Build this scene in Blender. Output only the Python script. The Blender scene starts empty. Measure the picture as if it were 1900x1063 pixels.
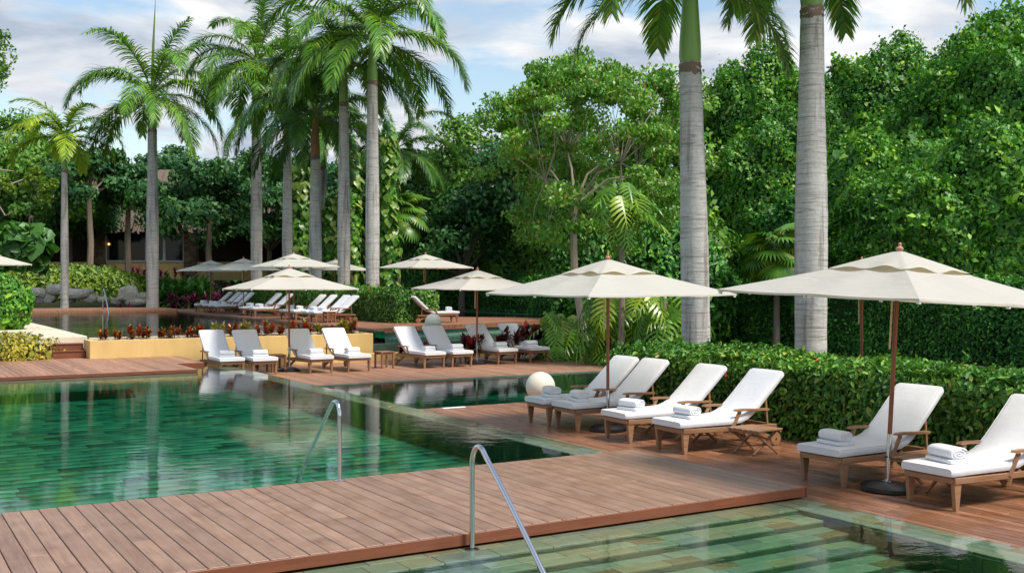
import bpy, math, random
import numpy as np
from mathutils import Vector, Matrix

R = math.radians
PI = math.pi
rng = np.random.default_rng(7)
random.seed(7)
sc = bpy.context.scene
C = sc.collection

# ------------------------------------------------------------------ camera
YAW = R(31.1)
cam_data = bpy.data.cameras.new('camera')
cam = bpy.data.objects.new('camera', cam_data)
C.objects.link(cam)
cam.location = (0, 0, 2.15)
cam.rotation_euler = (R(90 - 0.272), 0, -YAW)
cam_data.sensor_width = 36
cam_data.lens = 36 * 2001 / 1900
cam_data.clip_start = 0.1
cam_data.clip_end = 6000
sc.camera = cam

# ------------------------------------------------------------------ sky
SUN_EL, SUN_AZ = R(56), R(152)      # azimuth measured from +Y towards +X
world = bpy.data.worlds.new('World')
sc.world = world
world.use_nodes = True


def build_world():
    nt = world.node_tree
    nt.nodes.clear()
    N, L = nt.nodes, nt.links
    out = N.new('ShaderNodeOutputWorld')
    bg = N.new('ShaderNodeBackground')
    sky = N.new('ShaderNodeTexSky')
    sky.sky_type = 'NISHITA'
    sky.sun_disc = False
    sky.sun_elevation = SUN_EL
    sky.sun_rotation = SUN_AZ
    sky.air_density = 1.3
    sky.dust_density = 0.6
    tc = N.new('ShaderNodeTexCoord')
    sep = N.new('ShaderNodeSeparateXYZ')
    L.new(tc.outputs['Generated'], sep.inputs[0])
    ad = N.new('ShaderNodeMath'); ad.operation = 'ABSOLUTE'
    L.new(sep.outputs['Z'], ad.inputs[0])
    ad2 = N.new('ShaderNodeMath'); ad2.operation = 'ADD'
    L.new(ad.outputs[0], ad2.inputs[0]); ad2.inputs[1].default_value = 0.16
    cmb = N.new('ShaderNodeCombineXYZ')
    for k, a in enumerate('XY'):
        dv = N.new('ShaderNodeMath'); dv.operation = 'DIVIDE'
        L.new(sep.outputs[a], dv.inputs[0]); L.new(ad2.outputs[0], dv.inputs[1])
        L.new(dv.outputs[0], cmb.inputs[k])
    cmb.inputs[2].default_value = 3.7
    # cloud cover
    n1 = N.new('ShaderNodeTexNoise')
    n1.inputs['Scale'].default_value = 1.15
    n1.inputs['Detail'].default_value = 7
    n1.inputs['Roughness'].default_value = 0.52
    n1.inputs['Distortion'].default_value = 0.25
    L.new(cmb.outputs[0], n1.inputs['Vector'])
    r1 = N.new('ShaderNodeValToRGB')
    r1.color_ramp.elements[0].position = 0.495
    r1.color_ramp.elements[1].position = 0.56
    L.new(n1.outputs['Fac'], r1.inputs['Fac'])
    # light and dark within the cloud
    mp = N.new('ShaderNodeMapping')
    mp.inputs['Location'].default_value = (4.1, 9.2, 1.0)
    L.new(cmb.outputs[0], mp.inputs['Vector'])
    n2 = N.new('ShaderNodeTexNoise')
    n2.inputs['Scale'].default_value = 1.7
    n2.inputs['Detail'].default_value = 8
    n2.inputs['Roughness'].default_value = 0.55
    n2.inputs['Distortion'].default_value = 0.5
    L.new(mp.outputs[0], n2.inputs['Vector'])
    r2 = N.new('ShaderNodeValToRGB')
    r2.color_ramp.elements[0].position = 0.40
    r2.color_ramp.elements[0].color = (0.50, 0.585, 0.71, 1)
    r2.color_ramp.elements[1].position = 0.60
    r2.color_ramp.elements[1].color = (1.06, 1.06, 1.06, 1)
    L.new(n2.outputs['Fac'], r2.inputs['Fac'])
    sc_ = N.new('ShaderNodeVectorMath'); sc_.operation = 'SCALE'
    L.new(sky.outputs['Color'], sc_.inputs[0]); sc_.inputs['Scale'].default_value = 1.15
    cs = N.new('ShaderNodeVectorMath'); cs.operation = 'SCALE'
    L.new(r2.outputs['Color'], cs.inputs[0]); cs.inputs['Scale'].default_value = 6.5
    mx = N.new('ShaderNodeMix'); mx.data_type = 'RGBA'
    L.new(r1.outputs['Color'], mx.inputs['Factor'])
    L.new(sc_.outputs[0], mx.inputs['A'])
    L.new(cs.outputs[0], mx.inputs['B'])
    L.new(mx.outputs['Result'], bg.inputs['Color'])
    bg.inputs['Strength'].default_value = 0.105
    L.new(bg.outputs[0], out.inputs[0])


build_world()
sun_data = bpy.data.lights.new('sun', 'SUN')
sun_data.energy = 3.5
sun_data.angle = R(17)
sun_data.color = (1.0, 0.95, 0.86)
sun = bpy.data.objects.new('sun', sun_data)
C.objects.link(sun)
# direction the light travels from
sdir = Vector((math.sin(SUN_AZ) * math.cos(SUN_EL), math.cos(SUN_AZ) * math.cos(SUN_EL), math.sin(SUN_EL)))
sun.rotation_euler = sdir.to_track_quat('Z', 'Y').to_euler()

vs = sc.view_settings
vs.view_transform = 'Standard'
vs.look = 'None'
vs.exposure = 0.5
vs.gamma = 1.0
vs.use_curve_mapping = False
cy = sc.cycles
cy.use_denoising = True
try:
    cy.denoiser = 'OPENIMAGEDENOISE'
except Exception:
    pass
cy.use_adaptive_sampling = False
cy.max_bounces = 6
cy.diffuse_bounces = 2
cy.glossy_bounces = 2
cy.transmission_bounces = 4
cy.transparent_max_bounces = 12
cy.volume_bounces = 0
cy.caustics_reflective = False
cy.caustics_refractive = False
cy.sample_clamp_indirect = 6


# ------------------------------------------------------------------ materials
def new_mat(name):
    m = bpy.data.materials.new(name)
    m.use_nodes = True
    nt = m.node_tree
    nt.nodes.clear()
    out = nt.nodes.new('ShaderNodeOutputMaterial')
    p = nt.nodes.new('ShaderNodeBsdfPrincipled')
    nt.links.new(p.outputs[0], out.inputs['Surface'])
    return m, nt, p, out


def coords(nt, kind='Object', scale=(1, 1, 1)):
    tc = nt.nodes.new('ShaderNodeTexCoord')
    mp = nt.nodes.new('ShaderNodeMapping')
    mp.inputs['Scale'].default_value = scale
    nt.links.new(tc.outputs[kind], mp.inputs['Vector'])
    return mp.outputs[0]


def noise(nt, vec, scale, detail=4, rough=0.55, dist=0.0):
    n = nt.nodes.new('ShaderNodeTexNoise')
    n.inputs['Scale'].default_value = scale
    n.inputs['Detail'].default_value = detail
    n.inputs['Roughness'].default_value = rough
    n.inputs['Distortion'].default_value = dist
    nt.links.new(vec, n.inputs['Vector'])
    return n.outputs['Fac']


def ramp(nt, fac, stops, interp='LINEAR'):
    r = nt.nodes.new('ShaderNodeValToRGB')
    r.color_ramp.interpolation = interp
    el = r.color_ramp.elements
    while len(el) < len(stops):
        el.new(0.5)
    for e, (p, c) in zip(el, stops):
        e.position = p
        e.color = (*c, 1)
    nt.links.new(fac, r.inputs['Fac'])
    return r.outputs['Color']


def mixc(nt, fac, a, b, mode='MIX'):
    m = nt.nodes.new('ShaderNodeMix')
    m.data_type = 'RGBA'
    m.blend_type = mode
    for s, v in (('Factor', fac), ('A', a), ('B', b)):
        if hasattr(v, 'is_output') or isinstance(v, bpy.types.NodeSocket):
            nt.links.new(v, m.inputs[s])
        elif s == 'Factor':
            m.inputs[s].default_value = v
        else:
            m.inputs[s].default_value = (*v, 1)
    return m.outputs['Result']


def bump(nt, p, h, strength=0.3, dist=0.01):
    b = nt.nodes.new('ShaderNodeBump')
    b.inputs['Strength'].default_value = strength
    b.inputs['Distance'].default_value = dist
    nt.links.new(h, b.inputs['Height'])
    nt.links.new(b.outputs[0], p.inputs['Normal'])
    return b


def obj_random(nt):
    return nt.nodes.new('ShaderNodeObjectInfo').outputs['Random']


def island_random(nt):
    return nt.nodes.new('ShaderNodeNewGeometry').outputs['Random Per Island']


def bright(nt, col, fac, lo, hi):
    """multiply a colour by a grey between lo and hi driven by fac"""
    g = ramp(nt, fac, [(0, (lo, lo, lo)), (1, (hi, hi, hi))])
    return mixc(nt, 1.0, col, g, 'MULTIPLY')


def simple(name, col, rough=0.6, spec=0.5, metal=0.0, nscale=6, namt=0.25, bscale=0, bstr=0.2, bdist=0.005, orand=0.0, stretch=(1, 1, 1)):
    m, nt, p, _ = new_mat(name)
    v = coords(nt, 'Object', stretch)
    n = noise(nt, v, nscale, 5)
    c = bright(nt, ramp(nt, n, [(0, col), (1, col)]), n, 1 - namt, 1 + namt)
    if orand:
        c = bright(nt, c, obj_random(nt), 1 - orand, 1 + orand)
    nt.links.new(c, p.inputs['Base Color'])
    p.inputs['Roughness'].default_value = rough
    p.inputs['Metallic'].default_value = metal
    p.inputs['Specular IOR Level'].default_value = spec
    if bscale:
        bump(nt, p, noise(nt, v, bscale, 4), bstr, bdist)
    return m


def wood(name, dark, light, grey, greyamt=0.4, rough=0.42, along='Y', grain=1.0, orand=0.2, spec=0.5):
    m, nt, p, _ = new_mat(name)
    st = {'X': (0.7, 14, 14), 'Y': (14, 0.7, 14), 'Z': (14, 14, 0.7)}[along]
    tc = nt.nodes.new('ShaderNodeTexCoord')
    oi = nt.nodes.new('ShaderNodeObjectInfo')
    mul = nt.nodes.new('ShaderNodeMath'); mul.operation = 'MULTIPLY'
    nt.links.new(oi.outputs['Random'], mul.inputs[0]); mul.inputs[1].default_value = 37.0
    cb = nt.nodes.new('ShaderNodeCombineXYZ')
    for k in range(3):
        nt.links.new(mul.outputs[0], cb.inputs[k])
    add = nt.nodes.new('ShaderNodeVectorMath'); add.operation = 'ADD'
    nt.links.new(tc.outputs['Object'], add.inputs[0]); nt.links.new(cb.outputs[0], add.inputs[1])
    mp = nt.nodes.new('ShaderNodeMapping')
    mp.inputs['Scale'].default_value = tuple(s * grain for s in st)
    nt.links.new(add.outputs[0], mp.inputs['Vector'])
    g = noise(nt, mp.outputs[0], 2.2, 6, 0.62, 0.6)
    col = ramp(nt, g, [(0.28, dark), (0.72, light)])
    w = noise(nt, add.outputs[0], 3.0, 5, 0.65)
    wf = ramp(nt, w, [(0.32, (0, 0, 0)), (0.74, (greyamt, greyamt, greyamt))])
    col = mixc(nt, wf, col, grey)
    col = bright(nt, col, oi.outputs['Random'], 1 - orand, 1 + orand)
    nt.links.new(col, p.inputs['Base Color'])
    rr = ramp(nt, w, [(0.3, (rough - .1,) * 3), (0.75, (rough + .2,) * 3)])
    nt.links.new(rr, p.inputs['Roughness'])
    p.inputs['Specular IOR Level'].default_value = spec
    bump(nt, p, g, 0.25, 0.004)
    return m


def leafmat(name, stops, rough=0.42, trans=0.25, spec=0.45, per='island', tint=None):
    """leaf colour varies from leaf to leaf and slowly through the plant"""
    m, nt, p, out = new_mat(name)
    f = island_random(nt) if per == 'island' else obj_random(nt)
    col = ramp(nt, f, stops)
    tc = nt.nodes.new('ShaderNodeTexCoord')
    n = noise(nt, tc.outputs['Object'], 0.55, 4, 0.6)
    n2 = noise(nt, tc.outputs['Object'], 1.7, 3, 0.6)
    warm = ramp(nt, n, [(0.30, (0.70, 0.80, 1.0)), (0.5, (1, 1, 1)), (0.70, (1.42, 1.25, 0.95))])
    col = mixc(nt, 1.0, col, warm, 'MULTIPLY')
    col = bright(nt, col, n2, 0.6, 1.45)
    nt.links.new(col, p.inputs['Base Color'])
    p.inputs['Roughness'].default_value = rough
    p.inputs['Specular IOR Level'].default_value = spec
    t = nt.nodes.new('ShaderNodeBsdfTranslucent')
    tcol = mixc(nt, 1.0, col, tint or (1.0, 1.1, 0.5), 'MULTIPLY')
    nt.links.new(tcol, t.inputs['Color'])
    mx = nt.nodes.new('ShaderNodeMixShader')
    mx.inputs['Fac'].default_value = trans
    nt.links.new(p.outputs[0], mx.inputs[1]); nt.links.new(t.outputs[0], mx.inputs[2])
    nt.links.new(mx.outputs[0], out.inputs['Surface'])
    return m


def water_mat(name, absorb, density, wave=1.0, scale=3.2, tint=(1, 1, 1)):
    m, nt, p, out = new_mat(name)
    nt.nodes.remove(p)
    v = coords(nt, 'Object', (1.0, 1.0, 1.0))
    rot = nt.nodes.new('ShaderNodeVectorRotate')
    rot.rotation_type = 'Z_AXIS'
    rot.inputs['Angle'].default_value = YAW
    nt.links.new(v, rot.inputs['Vector'])
    st = nt.nodes.new('ShaderNodeMapping')
    st.inputs['Scale'].default_value = (1.0, 1.6, 1.0)
    nt.links.new(rot.outputs[0], st.inputs['Vector'])
    n1 = noise(nt, st.outputs[0], scale, 3, 0.5, 0.3)
    n2 = noise(nt, st.outputs[0], scale * 4.5, 2, 0.5, 0.2)
    calm = noise(nt, v, 0.35, 2, 0.5)
    calmr = ramp(nt, calm, [(0.35, (0.25, 0.25, 0.25)), (0.65, (1, 1, 1))])
    sm = nt.nodes.new('ShaderNodeMath'); sm.operation = 'MULTIPLY_ADD'
    nt.links.new(n2, sm.inputs[0]); sm.inputs[1].default_value = 0.22; nt.links.new(n1, sm.inputs[2])
    ml = nt.nodes.new('ShaderNodeMath'); ml.operation = 'MULTIPLY'
    nt.links.new(sm.outputs[0], ml.inputs[0]); nt.links.new(calmr, ml.inputs[1])
    b = nt.nodes.new('ShaderNodeBump')
    b.inputs['Strength'].default_value = 0.5
    b.inputs['Distance'].default_value = 0.011 * wave
    nt.links.new(ml.outputs[0], b.inputs['Height'])
    fr = nt.nodes.new('ShaderNodeFresnel')
    fr.inputs['IOR'].default_value = 1.333
    nt.links.new(b.outputs[0], fr.inputs['Normal'])
    gl = nt.nodes.new('ShaderNodeBsdfGlossy')
    gl.inputs['Roughness'].default_value = 0.015
    nt.links.new(b.outputs[0], gl.inputs['Normal'])
    tr = nt.nodes.new('ShaderNodeBsdfTransparent')
    tr.inputs['Color'].default_value = (*tint, 1)
    mx = nt.nodes.new('ShaderNodeMixShader')
    nt.links.new(fr.outputs[0], mx.inputs['Fac'])
    nt.links.new(tr.outputs[0], mx.inputs[1]); nt.links.new(gl.outputs[0], mx.inputs[2])
    nt.links.new(mx.outputs[0], out.inputs['Surface'])
    va = nt.nodes.new('ShaderNodeVolumeAbsorption')
    va.inputs['Color'].default_value = (*absorb, 1)
    va.inputs['Density'].default_value = density
    nt.links.new(va.outputs[0], out.inputs['Volume'])
    return m


def tile_mat(name, per, dark=1.0):
    m, nt, p, _ = new_mat(name)
    f = island_random(nt) if per == 'island' else obj_random(nt)
    near = [(0.0, (0.22, 0.34, 0.21)), (0.16, (0.27, 0.37, 0.23)), (0.34, (0.32, 0.41, 0.26)), (0.50, (0.25, 0.35, 0.25)),
            (0.64, (0.34, 0.39, 0.22)), (0.80, (0.36, 0.35, 0.18)), (0.91, (0.25, 0.19, 0.08)), (0.96, (0.17, 0.25, 0.19))]
    many = [(0.0, (0.22, 0.36, 0.25)), (0.2, (0.30, 0.44, 0.31)), (0.38, (0.18, 0.31, 0.24)), (0.55, (0.40, 0.52, 0.36)),
            (0.64, (0.25, 0.38, 0.27)), (0.80, (0.08, 0.14, 0.11)), (0.88, (0.34, 0.36, 0.20)), (0.94, (0.13, 0.24, 0.22))]
    col = ramp(nt, f, many if per == 'island' else near, 'CONSTANT')
    v = coords(nt, 'Object')
    n = noise(nt, v, 9, 6, 0.65)
    col = bright(nt, col, n, 0.6 * dark, 1.4 * dark)
    nt.links.new(col, p.inputs['Base Color'])
    p.inputs['Roughness'].default_value = 0.5
    bump(nt, p, n, 0.3, 0.004)
    return m


MAT = {}
MAT['joist'] = simple('dark_joist', (0.03, 0.02, 0.014), 0.9, 0.1)
MAT['bridge_wood'] = wood('bridge_wood', (0.155, 0.072, 0.040), (0.315, 0.170, 0.103), (0.36, 0.250, 0.185), 0.6, 0.42, orand=0.13)
MAT['deck_wood'] = wood('deck_wood', (0.11, 0.036, 0.016), (0.37, 0.142, 0.062), (0.35, 0.205, 0.13), 0.55, 0.34, orand=0.30)
MAT['mid_wood'] = wood('mid_wood', (0.19, 0.082, 0.045), (0.42, 0.195, 0.108), (0.44, 0.28, 0.19), 0.5, 0.5)
MAT['upper_wood'] = wood('upper_wood', (0.19, 0.072, 0.036), (0.36, 0.155, 0.08), (0.38, 0.22, 0.14), 0.4, 0.5)
MAT['fascia_wood'] = wood('fascia_wood', (0.13, 0.035, 0.014), (0.22, 0.062, 0.024), (0.22, 0.08, 0.04), 0.3, 0.45, along='X')
MAT['teak'] = wood('teak', (0.19, 0.082, 0.034), (0.36, 0.18, 0.082), (0.33, 0.22, 0.14), 0.5, 0.5, along='X', orand=0.15)
MAT['teak_red'] = wood('teak_red', (0.16, 0.058, 0.026), (0.30, 0.125, 0.058), (0.30, 0.17, 0.10), 0.4, 0.48, along='X', orand=0.15)
MAT['pole_wood'] = wood('pole_wood', (0.15, 0.042, 0.016), (0.27, 0.080, 0.030), (0.25, 0.10, 0.05), 0.3, 0.35, along='Z', orand=0.1)
MAT['finial'] = simple('finial_wood', (0.45, 0.19, 0.13), 0.5)
MAT['cushion'] = simple('cushion_fabric', (0.72, 0.72, 0.735), 0.85, 0.2, nscale=3, namt=0.03, bscale=4, bstr=0.45, bdist=0.025)
MAT['towel'] = simple('towel_cloth', (0.73, 0.73, 0.75), 0.95, 0.1, nscale=20, namt=0.04, bscale=220, bstr=0.7, bdist=0.004)
MAT['black'] = simple('black_plastic', (0.016, 0.017, 0.02), 0.32, 0.5, namt=0.3)
MAT['steel'] = simple('polished_steel', (0.62, 0.62, 0.63), 0.14, 0.5, 1.0, namt=0.08)
MAT['rope'] = simple('rope', (0.55, 0.45, 0.28), 0.9, nscale=60)
MAT['lamp'] = simple('ball_lamp_shell', (0.72, 0.68, 0.56), 0.6, nscale=3, namt=0.08, bscale=40, bstr=0.2)
MAT['yellow'] = simple('yellow_stucco', (0.66, 0.46, 0.185), 0.85, 0.2, nscale=1.6, namt=0.2, stretch=(2.2, 2.2, .5), bscale=60, bstr=0.25, bdist=0.004)
MAT['cream'] = simple('cream_stone', (0.66, 0.57, 0.43), 0.8, 0.3, nscale=2.2, namt=0.16, bscale=30, bstr=0.2, bdist=0.006, orand=0.08)
MAT['dark_stone'] = simple('dark_pool_stone', (0.075, 0.12, 0.085), 0.6, nscale=5, namt=0.6, bscale=18, bstr=0.4, bdist=0.01, orand=0.3)
MAT['wall_tile'] = simple('pool_wall_tile', (0.030, 0.075, 0.048), 0.5, nscale=4, namt=0.5, bscale=14, orand=0.35)  # darkened so the step risers carry the shadow bands between treads
MAT['tile'] = tile_mat('pool_tile', 'object', 0.62)
MAT['tile_many'] = tile_mat('pool_floor_tile', 'island')
MAT['grout'] = simple('pool_grout', (0.07, 0.13, 0.09), 0.9)
MAT['rock'] = simple('limestone_rock', (0.66, 0.59, 0.47), 0.9, 0.2, nscale=1.6, namt=0.6, bscale=4, bstr=1.0, bdist=0.18, orand=0.2)
MAT['white_plastic'] = simple('white_plastic', (0.75, 0.78, 0.80), 0.4)
MAT['thatch'] = simple('thatch', (0.20, 0.155, 0.115), 0.95, 0.1, nscale=5, namt=0.6, stretch=(9, 9, 1.0), bscale=8, bstr=0.9, bdist=0.08)
MAT['stacked_stone'] = simple('stacked_stone', (0.16, 0.115, 0.08), 0.9, 0.2, nscale=4, namt=0.5, bscale=8, bstr=0.6, bdist=0.03, orand=0.35)
MAT['window_frame'] = simple('window_frame_grey', (0.42, 0.44, 0.45), 0.4)
MAT['bark'] = simple('bark', (0.24, 0.19, 0.145), 0.9, 0.2, nscale=5, namt=0.45, stretch=(3, 3, 0.7), bscale=6, bstr=0.6, bdist=0.03)
MAT['pale_bark'] = simple('pale_bark', (0.40, 0.34, 0.27), 0.9, 0.2, nscale=4, namt=0.35, stretch=(3, 3, 0.7), bscale=6, bstr=0.5, bdist=0.02)
MAT['soil'] = simple('soil', (0.035, 0.040, 0.018), 0.95, 0.1, nscale=0.8, namt=0.5, bscale=4, bstr=0.6, bdist=0.05)


def glass_mat():
    m, nt, p, out = new_mat('window_glass')
    p.inputs['Base Color'].default_value = (0.008, 0.010, 0.013, 1)
    p.inputs['Roughness'].default_value = 0.06
    p.inputs['Specular IOR Level'].default_value = 0.25
    return m


MAT['glass'] = glass_mat()


def glow_mat():
    m, nt, p, out = new_mat('lamp_glow')
    p.inputs['Base Color'].default_value = (0.9, 0.6, 0.3, 1)
    p.inputs['Emission Color'].default_value = (1.0, 0.42, 0.12, 1)
    p.inputs['Emission Strength'].default_value = 1.6
    return m


MAT['glow'] = glow_mat()


def canopy_mat():
    m, nt, p, out = new_mat('canopy_cloth')
    v = coords(nt, 'Object')
    n = noise(nt, v, 1.2, 3)
    col = ramp(nt, n, [(0.3, (0.64, 0.625, 0.565)), (0.7, (0.68, 0.665, 0.60))])
    nt.links.new(col, p.inputs['Base Color'])
    p.inputs['Roughness'].default_value = 0.85
    p.inputs['Specular IOR Level'].default_value = 0.15
    st = coords(nt, 'Object', (1, 1, 5))
    bump(nt, p, noise(nt, st, 2.6, 4, 0.5, 1.0), 0.4, 0.04)
    t = nt.nodes.new('ShaderNodeBsdfTranslucent')
    t.inputs['Color'].default_value = (0.80, 0.68, 0.42, 1)
    mx = nt.nodes.new('ShaderNodeMixShader')
    mx.inputs['Fac'].default_value = 0.38
    nt.links.new(p.outputs[0], mx.inputs[1]); nt.links.new(t.outputs[0], mx.inputs[2])
    nt.links.new(mx.outputs[0], out.inputs['Surface'])
    return m


MAT['canopy'] = canopy_mat()


def trunk_mat():
    m, nt, p, out = new_mat('palm_trunk_bark')
    tc = nt.nodes.new('ShaderNodeTexCoord')
    oi = nt.nodes.new('ShaderNodeObjectInfo')
    mul = nt.nodes.new('ShaderNodeMath'); mul.operation = 'MULTIPLY'
    nt.links.new(oi.outputs['Random'], mul.inputs[0]); mul.inputs[1].default_value = 50
    cb = nt.nodes.new('ShaderNodeCombineXYZ')
    for k in range(3):
        nt.links.new(mul.outputs[0], cb.inputs[k])
    ad = nt.nodes.new('ShaderNodeVectorMath'); ad.operation = 'ADD'
    nt.links.new(tc.outputs['Object'], ad.inputs[0]); nt.links.new(cb.outputs[0], ad.inputs[1])

    def mapped(s):
        mp = nt.nodes.new('ShaderNodeMapping'); mp.inputs['Scale'].default_value = s
        nt.links.new(ad.outputs[0], mp.inputs['Vector']); return mp.outputs[0]
    rings = noise(nt, mapped((0.7, 0.7, 9.0)), 2.6, 4, 0.6, 0.15)
    streak = noise(nt, mapped((5, 5, 0.35)), 1.1, 4, 0.6)
    blotch = noise(nt, mapped((1.6, 1.6, 0.8)), 1.2, 4, 0.6)
    c = ramp(nt, rings, [(0.30, (0.42, 0.385, 0.335)), (0.5, (0.53, 0.505, 0.465)), (0.8, (0.60, 0.585, 0.555))])
    c = mixc(nt, ramp(nt, streak, [(0.52, (0, 0, 0)), (0.66, (0.8, 0.8, 0.8))]), c, (0.20, 0.165, 0.14))
    c = mixc(nt, ramp(nt, blotch, [(0.60, (0, 0, 0)), (0.75, (0.5, 0.5, 0.5))]), c, (0.40, 0.27, 0.22))
    lines = noise(nt, mapped((0.25, 0.25, 6.5)), 1.5, 2, 0.5, 0.1)
    c = mixc(nt, ramp(nt, lines, [(0.455, (0, 0, 0)), (0.485, (0.85, 0.85, 0.85)), (0.50, (0, 0, 0))]), c, (0.22, 0.19, 0.16))
    fine = noise(nt, mapped((1, 1, 1)), 16, 4, 0.7)
    c = bright(nt, c, fine, 0.62, 1.3)
    lich = noise(nt, mapped((1.5, 1.5, 1.0)), 3.2, 5, 0.7)
    c = mixc(nt, ramp(nt, lich, [(0.60, (0, 0, 0)), (0.66, (0.55, 0.55, 0.55))]), c, (0.60, 0.60, 0.58))
    nt.links.new(c, p.inputs['Base Color'])
    p.inputs['Roughness'].default_value = 0.85
    p.inputs['Specular IOR Level'].default_value = 0.25
    bump(nt, p, rings, 0.5, 0.02)
    return m


MAT['palm_trunk'] = trunk_mat()
MAT['old_sheath'] = simple('old_leaf_sheath', (0.22, 0.15, 0.10), 0.9, nscale=6, namt=0.5, stretch=(6, 6, 1), bscale=10, bstr=0.6)
MAT['crownshaft'] = simple('crownshaft_green', (0.22, 0.37, 0.075), 0.35, nscale=2.0, namt=0.3, stretch=(3, 3, 0.4))
MAT['crownshaft_brown'] = simple('crownshaft_brown', (0.33, 0.17, 0.07), 0.5, nscale=2.0, namt=0.4, stretch=(3, 3, 0.4))
MAT['frond'] = leafmat('palm_frond', [(0, (0.073, 0.192, 0.022)), (0.5, (0.126, 0.304, 0.032)), (0.9, (0.204, 0.394, 0.042)), (1, (0.506, 0.451, 0.064))], 0.36, 0.22, 0.55)
MAT['frond_dark'] = leafmat('palm_frond_dark', [(0, (0.042, 0.126, 0.021)), (0.6, (0.078, 0.211, 0.029)), (1, (0.157, 0.295, 0.043))], 0.36, 0.2, 0.55)
MAT['frond_lime'] = leafmat('palm_frond_lime', [(0, (0.180, 0.340, 0.030)), (0.6, (0.306, 0.486, 0.040)), (1, (0.540, 0.575, 0.059))], 0.4, 0.3)
MAT['frond_old'] = leafmat('palm_frond_old', [(0, (0.09, 0.12, 0.035)), (0.5, (0.26, 0.21, 0.06)), (1, (0.34, 0.22, 0.08))], 0.5, 0.25)
MAT['rachis'] = simple('frond_rib', (0.13, 0.19, 0.05), 0.45)
MAT['dead'] = leafmat('dead_fan_leaf', [(0, (0.20, 0.17, 0.13)), (1, (0.34, 0.30, 0.24))], 0.9, 0.1)
MAT['hedge'] = leafmat('hedge_leaf', [(0, (0.034, 0.119, 0.020)), (0.45, (0.071, 0.211, 0.028)), (0.8, (0.146, 0.336, 0.044)), (0.95, (0.274, 0.462, 0.077)), (1, (0.410, 0.366, 0.090))], 0.44, 0.22, 0.32)
MAT['hedge_lime'] = leafmat('hedge_leaf_lime', [(0, (0.109, 0.208, 0.023)), (0.5, (0.194, 0.319, 0.035)), (1, (0.327, 0.446, 0.059))], 0.4, 0.25)  # lime green leaves of the rounded hedge
MAT['ivy'] = leafmat('ivy_leaf', [(0, (0.024, 0.113, 0.022)), (0.5, (0.057, 0.208, 0.032)), (0.88, (0.115, 0.342, 0.043)), (1, (0.300, 0.592, 0.072))], 0.44, 0.2, 0.32)
MAT['vine'] = leafmat('vine_leaf', [(0, (0.038, 0.151, 0.021)), (0.5, (0.087, 0.274, 0.029)), (0.85, (0.174, 0.408, 0.044)), (1, (0.366, 0.568, 0.064))], 0.44, 0.25, 0.32)
MAT['tree_dark'] = leafmat('dark_tree_leaf', [(0, (0.022, 0.081, 0.023)), (0.6, (0.042, 0.144, 0.036)), (1, (0.090, 0.236, 0.046))], 0.44, 0.2, 0.32)
MAT['tree_mid'] = leafmat('green_tree_leaf', [(0, (0.056, 0.163, 0.022)), (0.6, (0.117, 0.273, 0.034)), (1, (0.228, 0.405, 0.050))], 0.44, 0.25, 0.32)
MAT['tree_olive'] = leafmat('olive_tree_leaf', [(0, (0.086, 0.228, 0.026)), (0.45, (0.144, 0.355, 0.038)), (0.75, (0.211, 0.473, 0.050)), (0.9, (0.237, 0.300, 0.059)), (1, (0.347, 0.278, 0.059))], 0.4, 0.28)
MAT['tree_lime'] = leafmat('lime_tree_leaf', [(0, (0.13, 0.23, 0.025)), (1, (0.26, 0.38, 0.05))], 0.45, 0.35)
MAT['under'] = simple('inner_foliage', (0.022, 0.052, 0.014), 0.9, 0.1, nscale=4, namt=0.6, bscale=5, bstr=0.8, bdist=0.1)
MAT['philo'] = leafmat('philodendron_leaf', [(0, (0.081, 0.215, 0.018)), (0.6, (0.141, 0.308, 0.025)), (1, (0.327, 0.429, 0.036))], 0.3, 0.3, 0.55, per='object')
MAT['pothos'] = leafmat('pothos_leaf', [(0, (0.088, 0.218, 0.030)), (0.5, (0.165, 0.299, 0.045)), (1, (0.363, 0.437, 0.110))], 0.33, 0.3, 0.5, per='object')
MAT['croton'] = leafmat('croton_leaf', [(0, (0.046, 0.078, 0.020)), (0.25, (0.156, 0.034, 0.018)), (0.55, (0.442, 0.042, 0.018)), (0.75, (0.546, 0.114, 0.020)), (0.9, (0.156, 0.192, 0.025)), (1, (0.546, 0.396, 0.050))], 0.35, 0.2, tint=(1.2, 0.8, 0.4))
MAT['croton_dark'] = leafmat('dark_croton_leaf', [(0, (0.028, 0.038, 0.015)), (0.45, (0.091, 0.019, 0.018)), (0.8, (0.266, 0.024, 0.022)), (1, (0.532, 0.042, 0.039))], 0.35, 0.2, tint=(1.2, 0.7, 0.5))
MAT['croton_yellow'] = leafmat('yellow_croton_leaf', [(0, (0.08, 0.14, 0.02)), (0.6, (0.40, 0.36, 0.04)), (1, (0.36, 0.13, 0.03))], 0.35, 0.2)
MAT['cordyline'] = leafmat('cordyline_leaf', [(0, (0.058, 0.013, 0.024)), (0.6, (0.156, 0.020, 0.054)), (0.9, (0.390, 0.039, 0.144)), (1, (0.650, 0.066, 0.240))], 0.4, 0.2, tint=(1.2, 0.7, 0.8))
MAT['fern'] = leafmat('fern_leaf', [(0, (0.050, 0.165, 0.025)), (1, (0.110, 0.275, 0.050))], 0.45, 0.3)
MAT['yellow_shrub'] = leafmat('yellow_shrub_leaf', [(0, (0.20, 0.24, 0.03)), (0.6, (0.42, 0.38, 0.05)), (1, (0.55, 0.45, 0.07))], 0.45, 0.3)
MAT['red_flower'] = leafmat('red_flower', [(0, (0.55, 0.03, 0.05)), (1, (0.75, 0.12, 0.10))], 0.5, 0.3, tint=(1, .8, .8))
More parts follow.
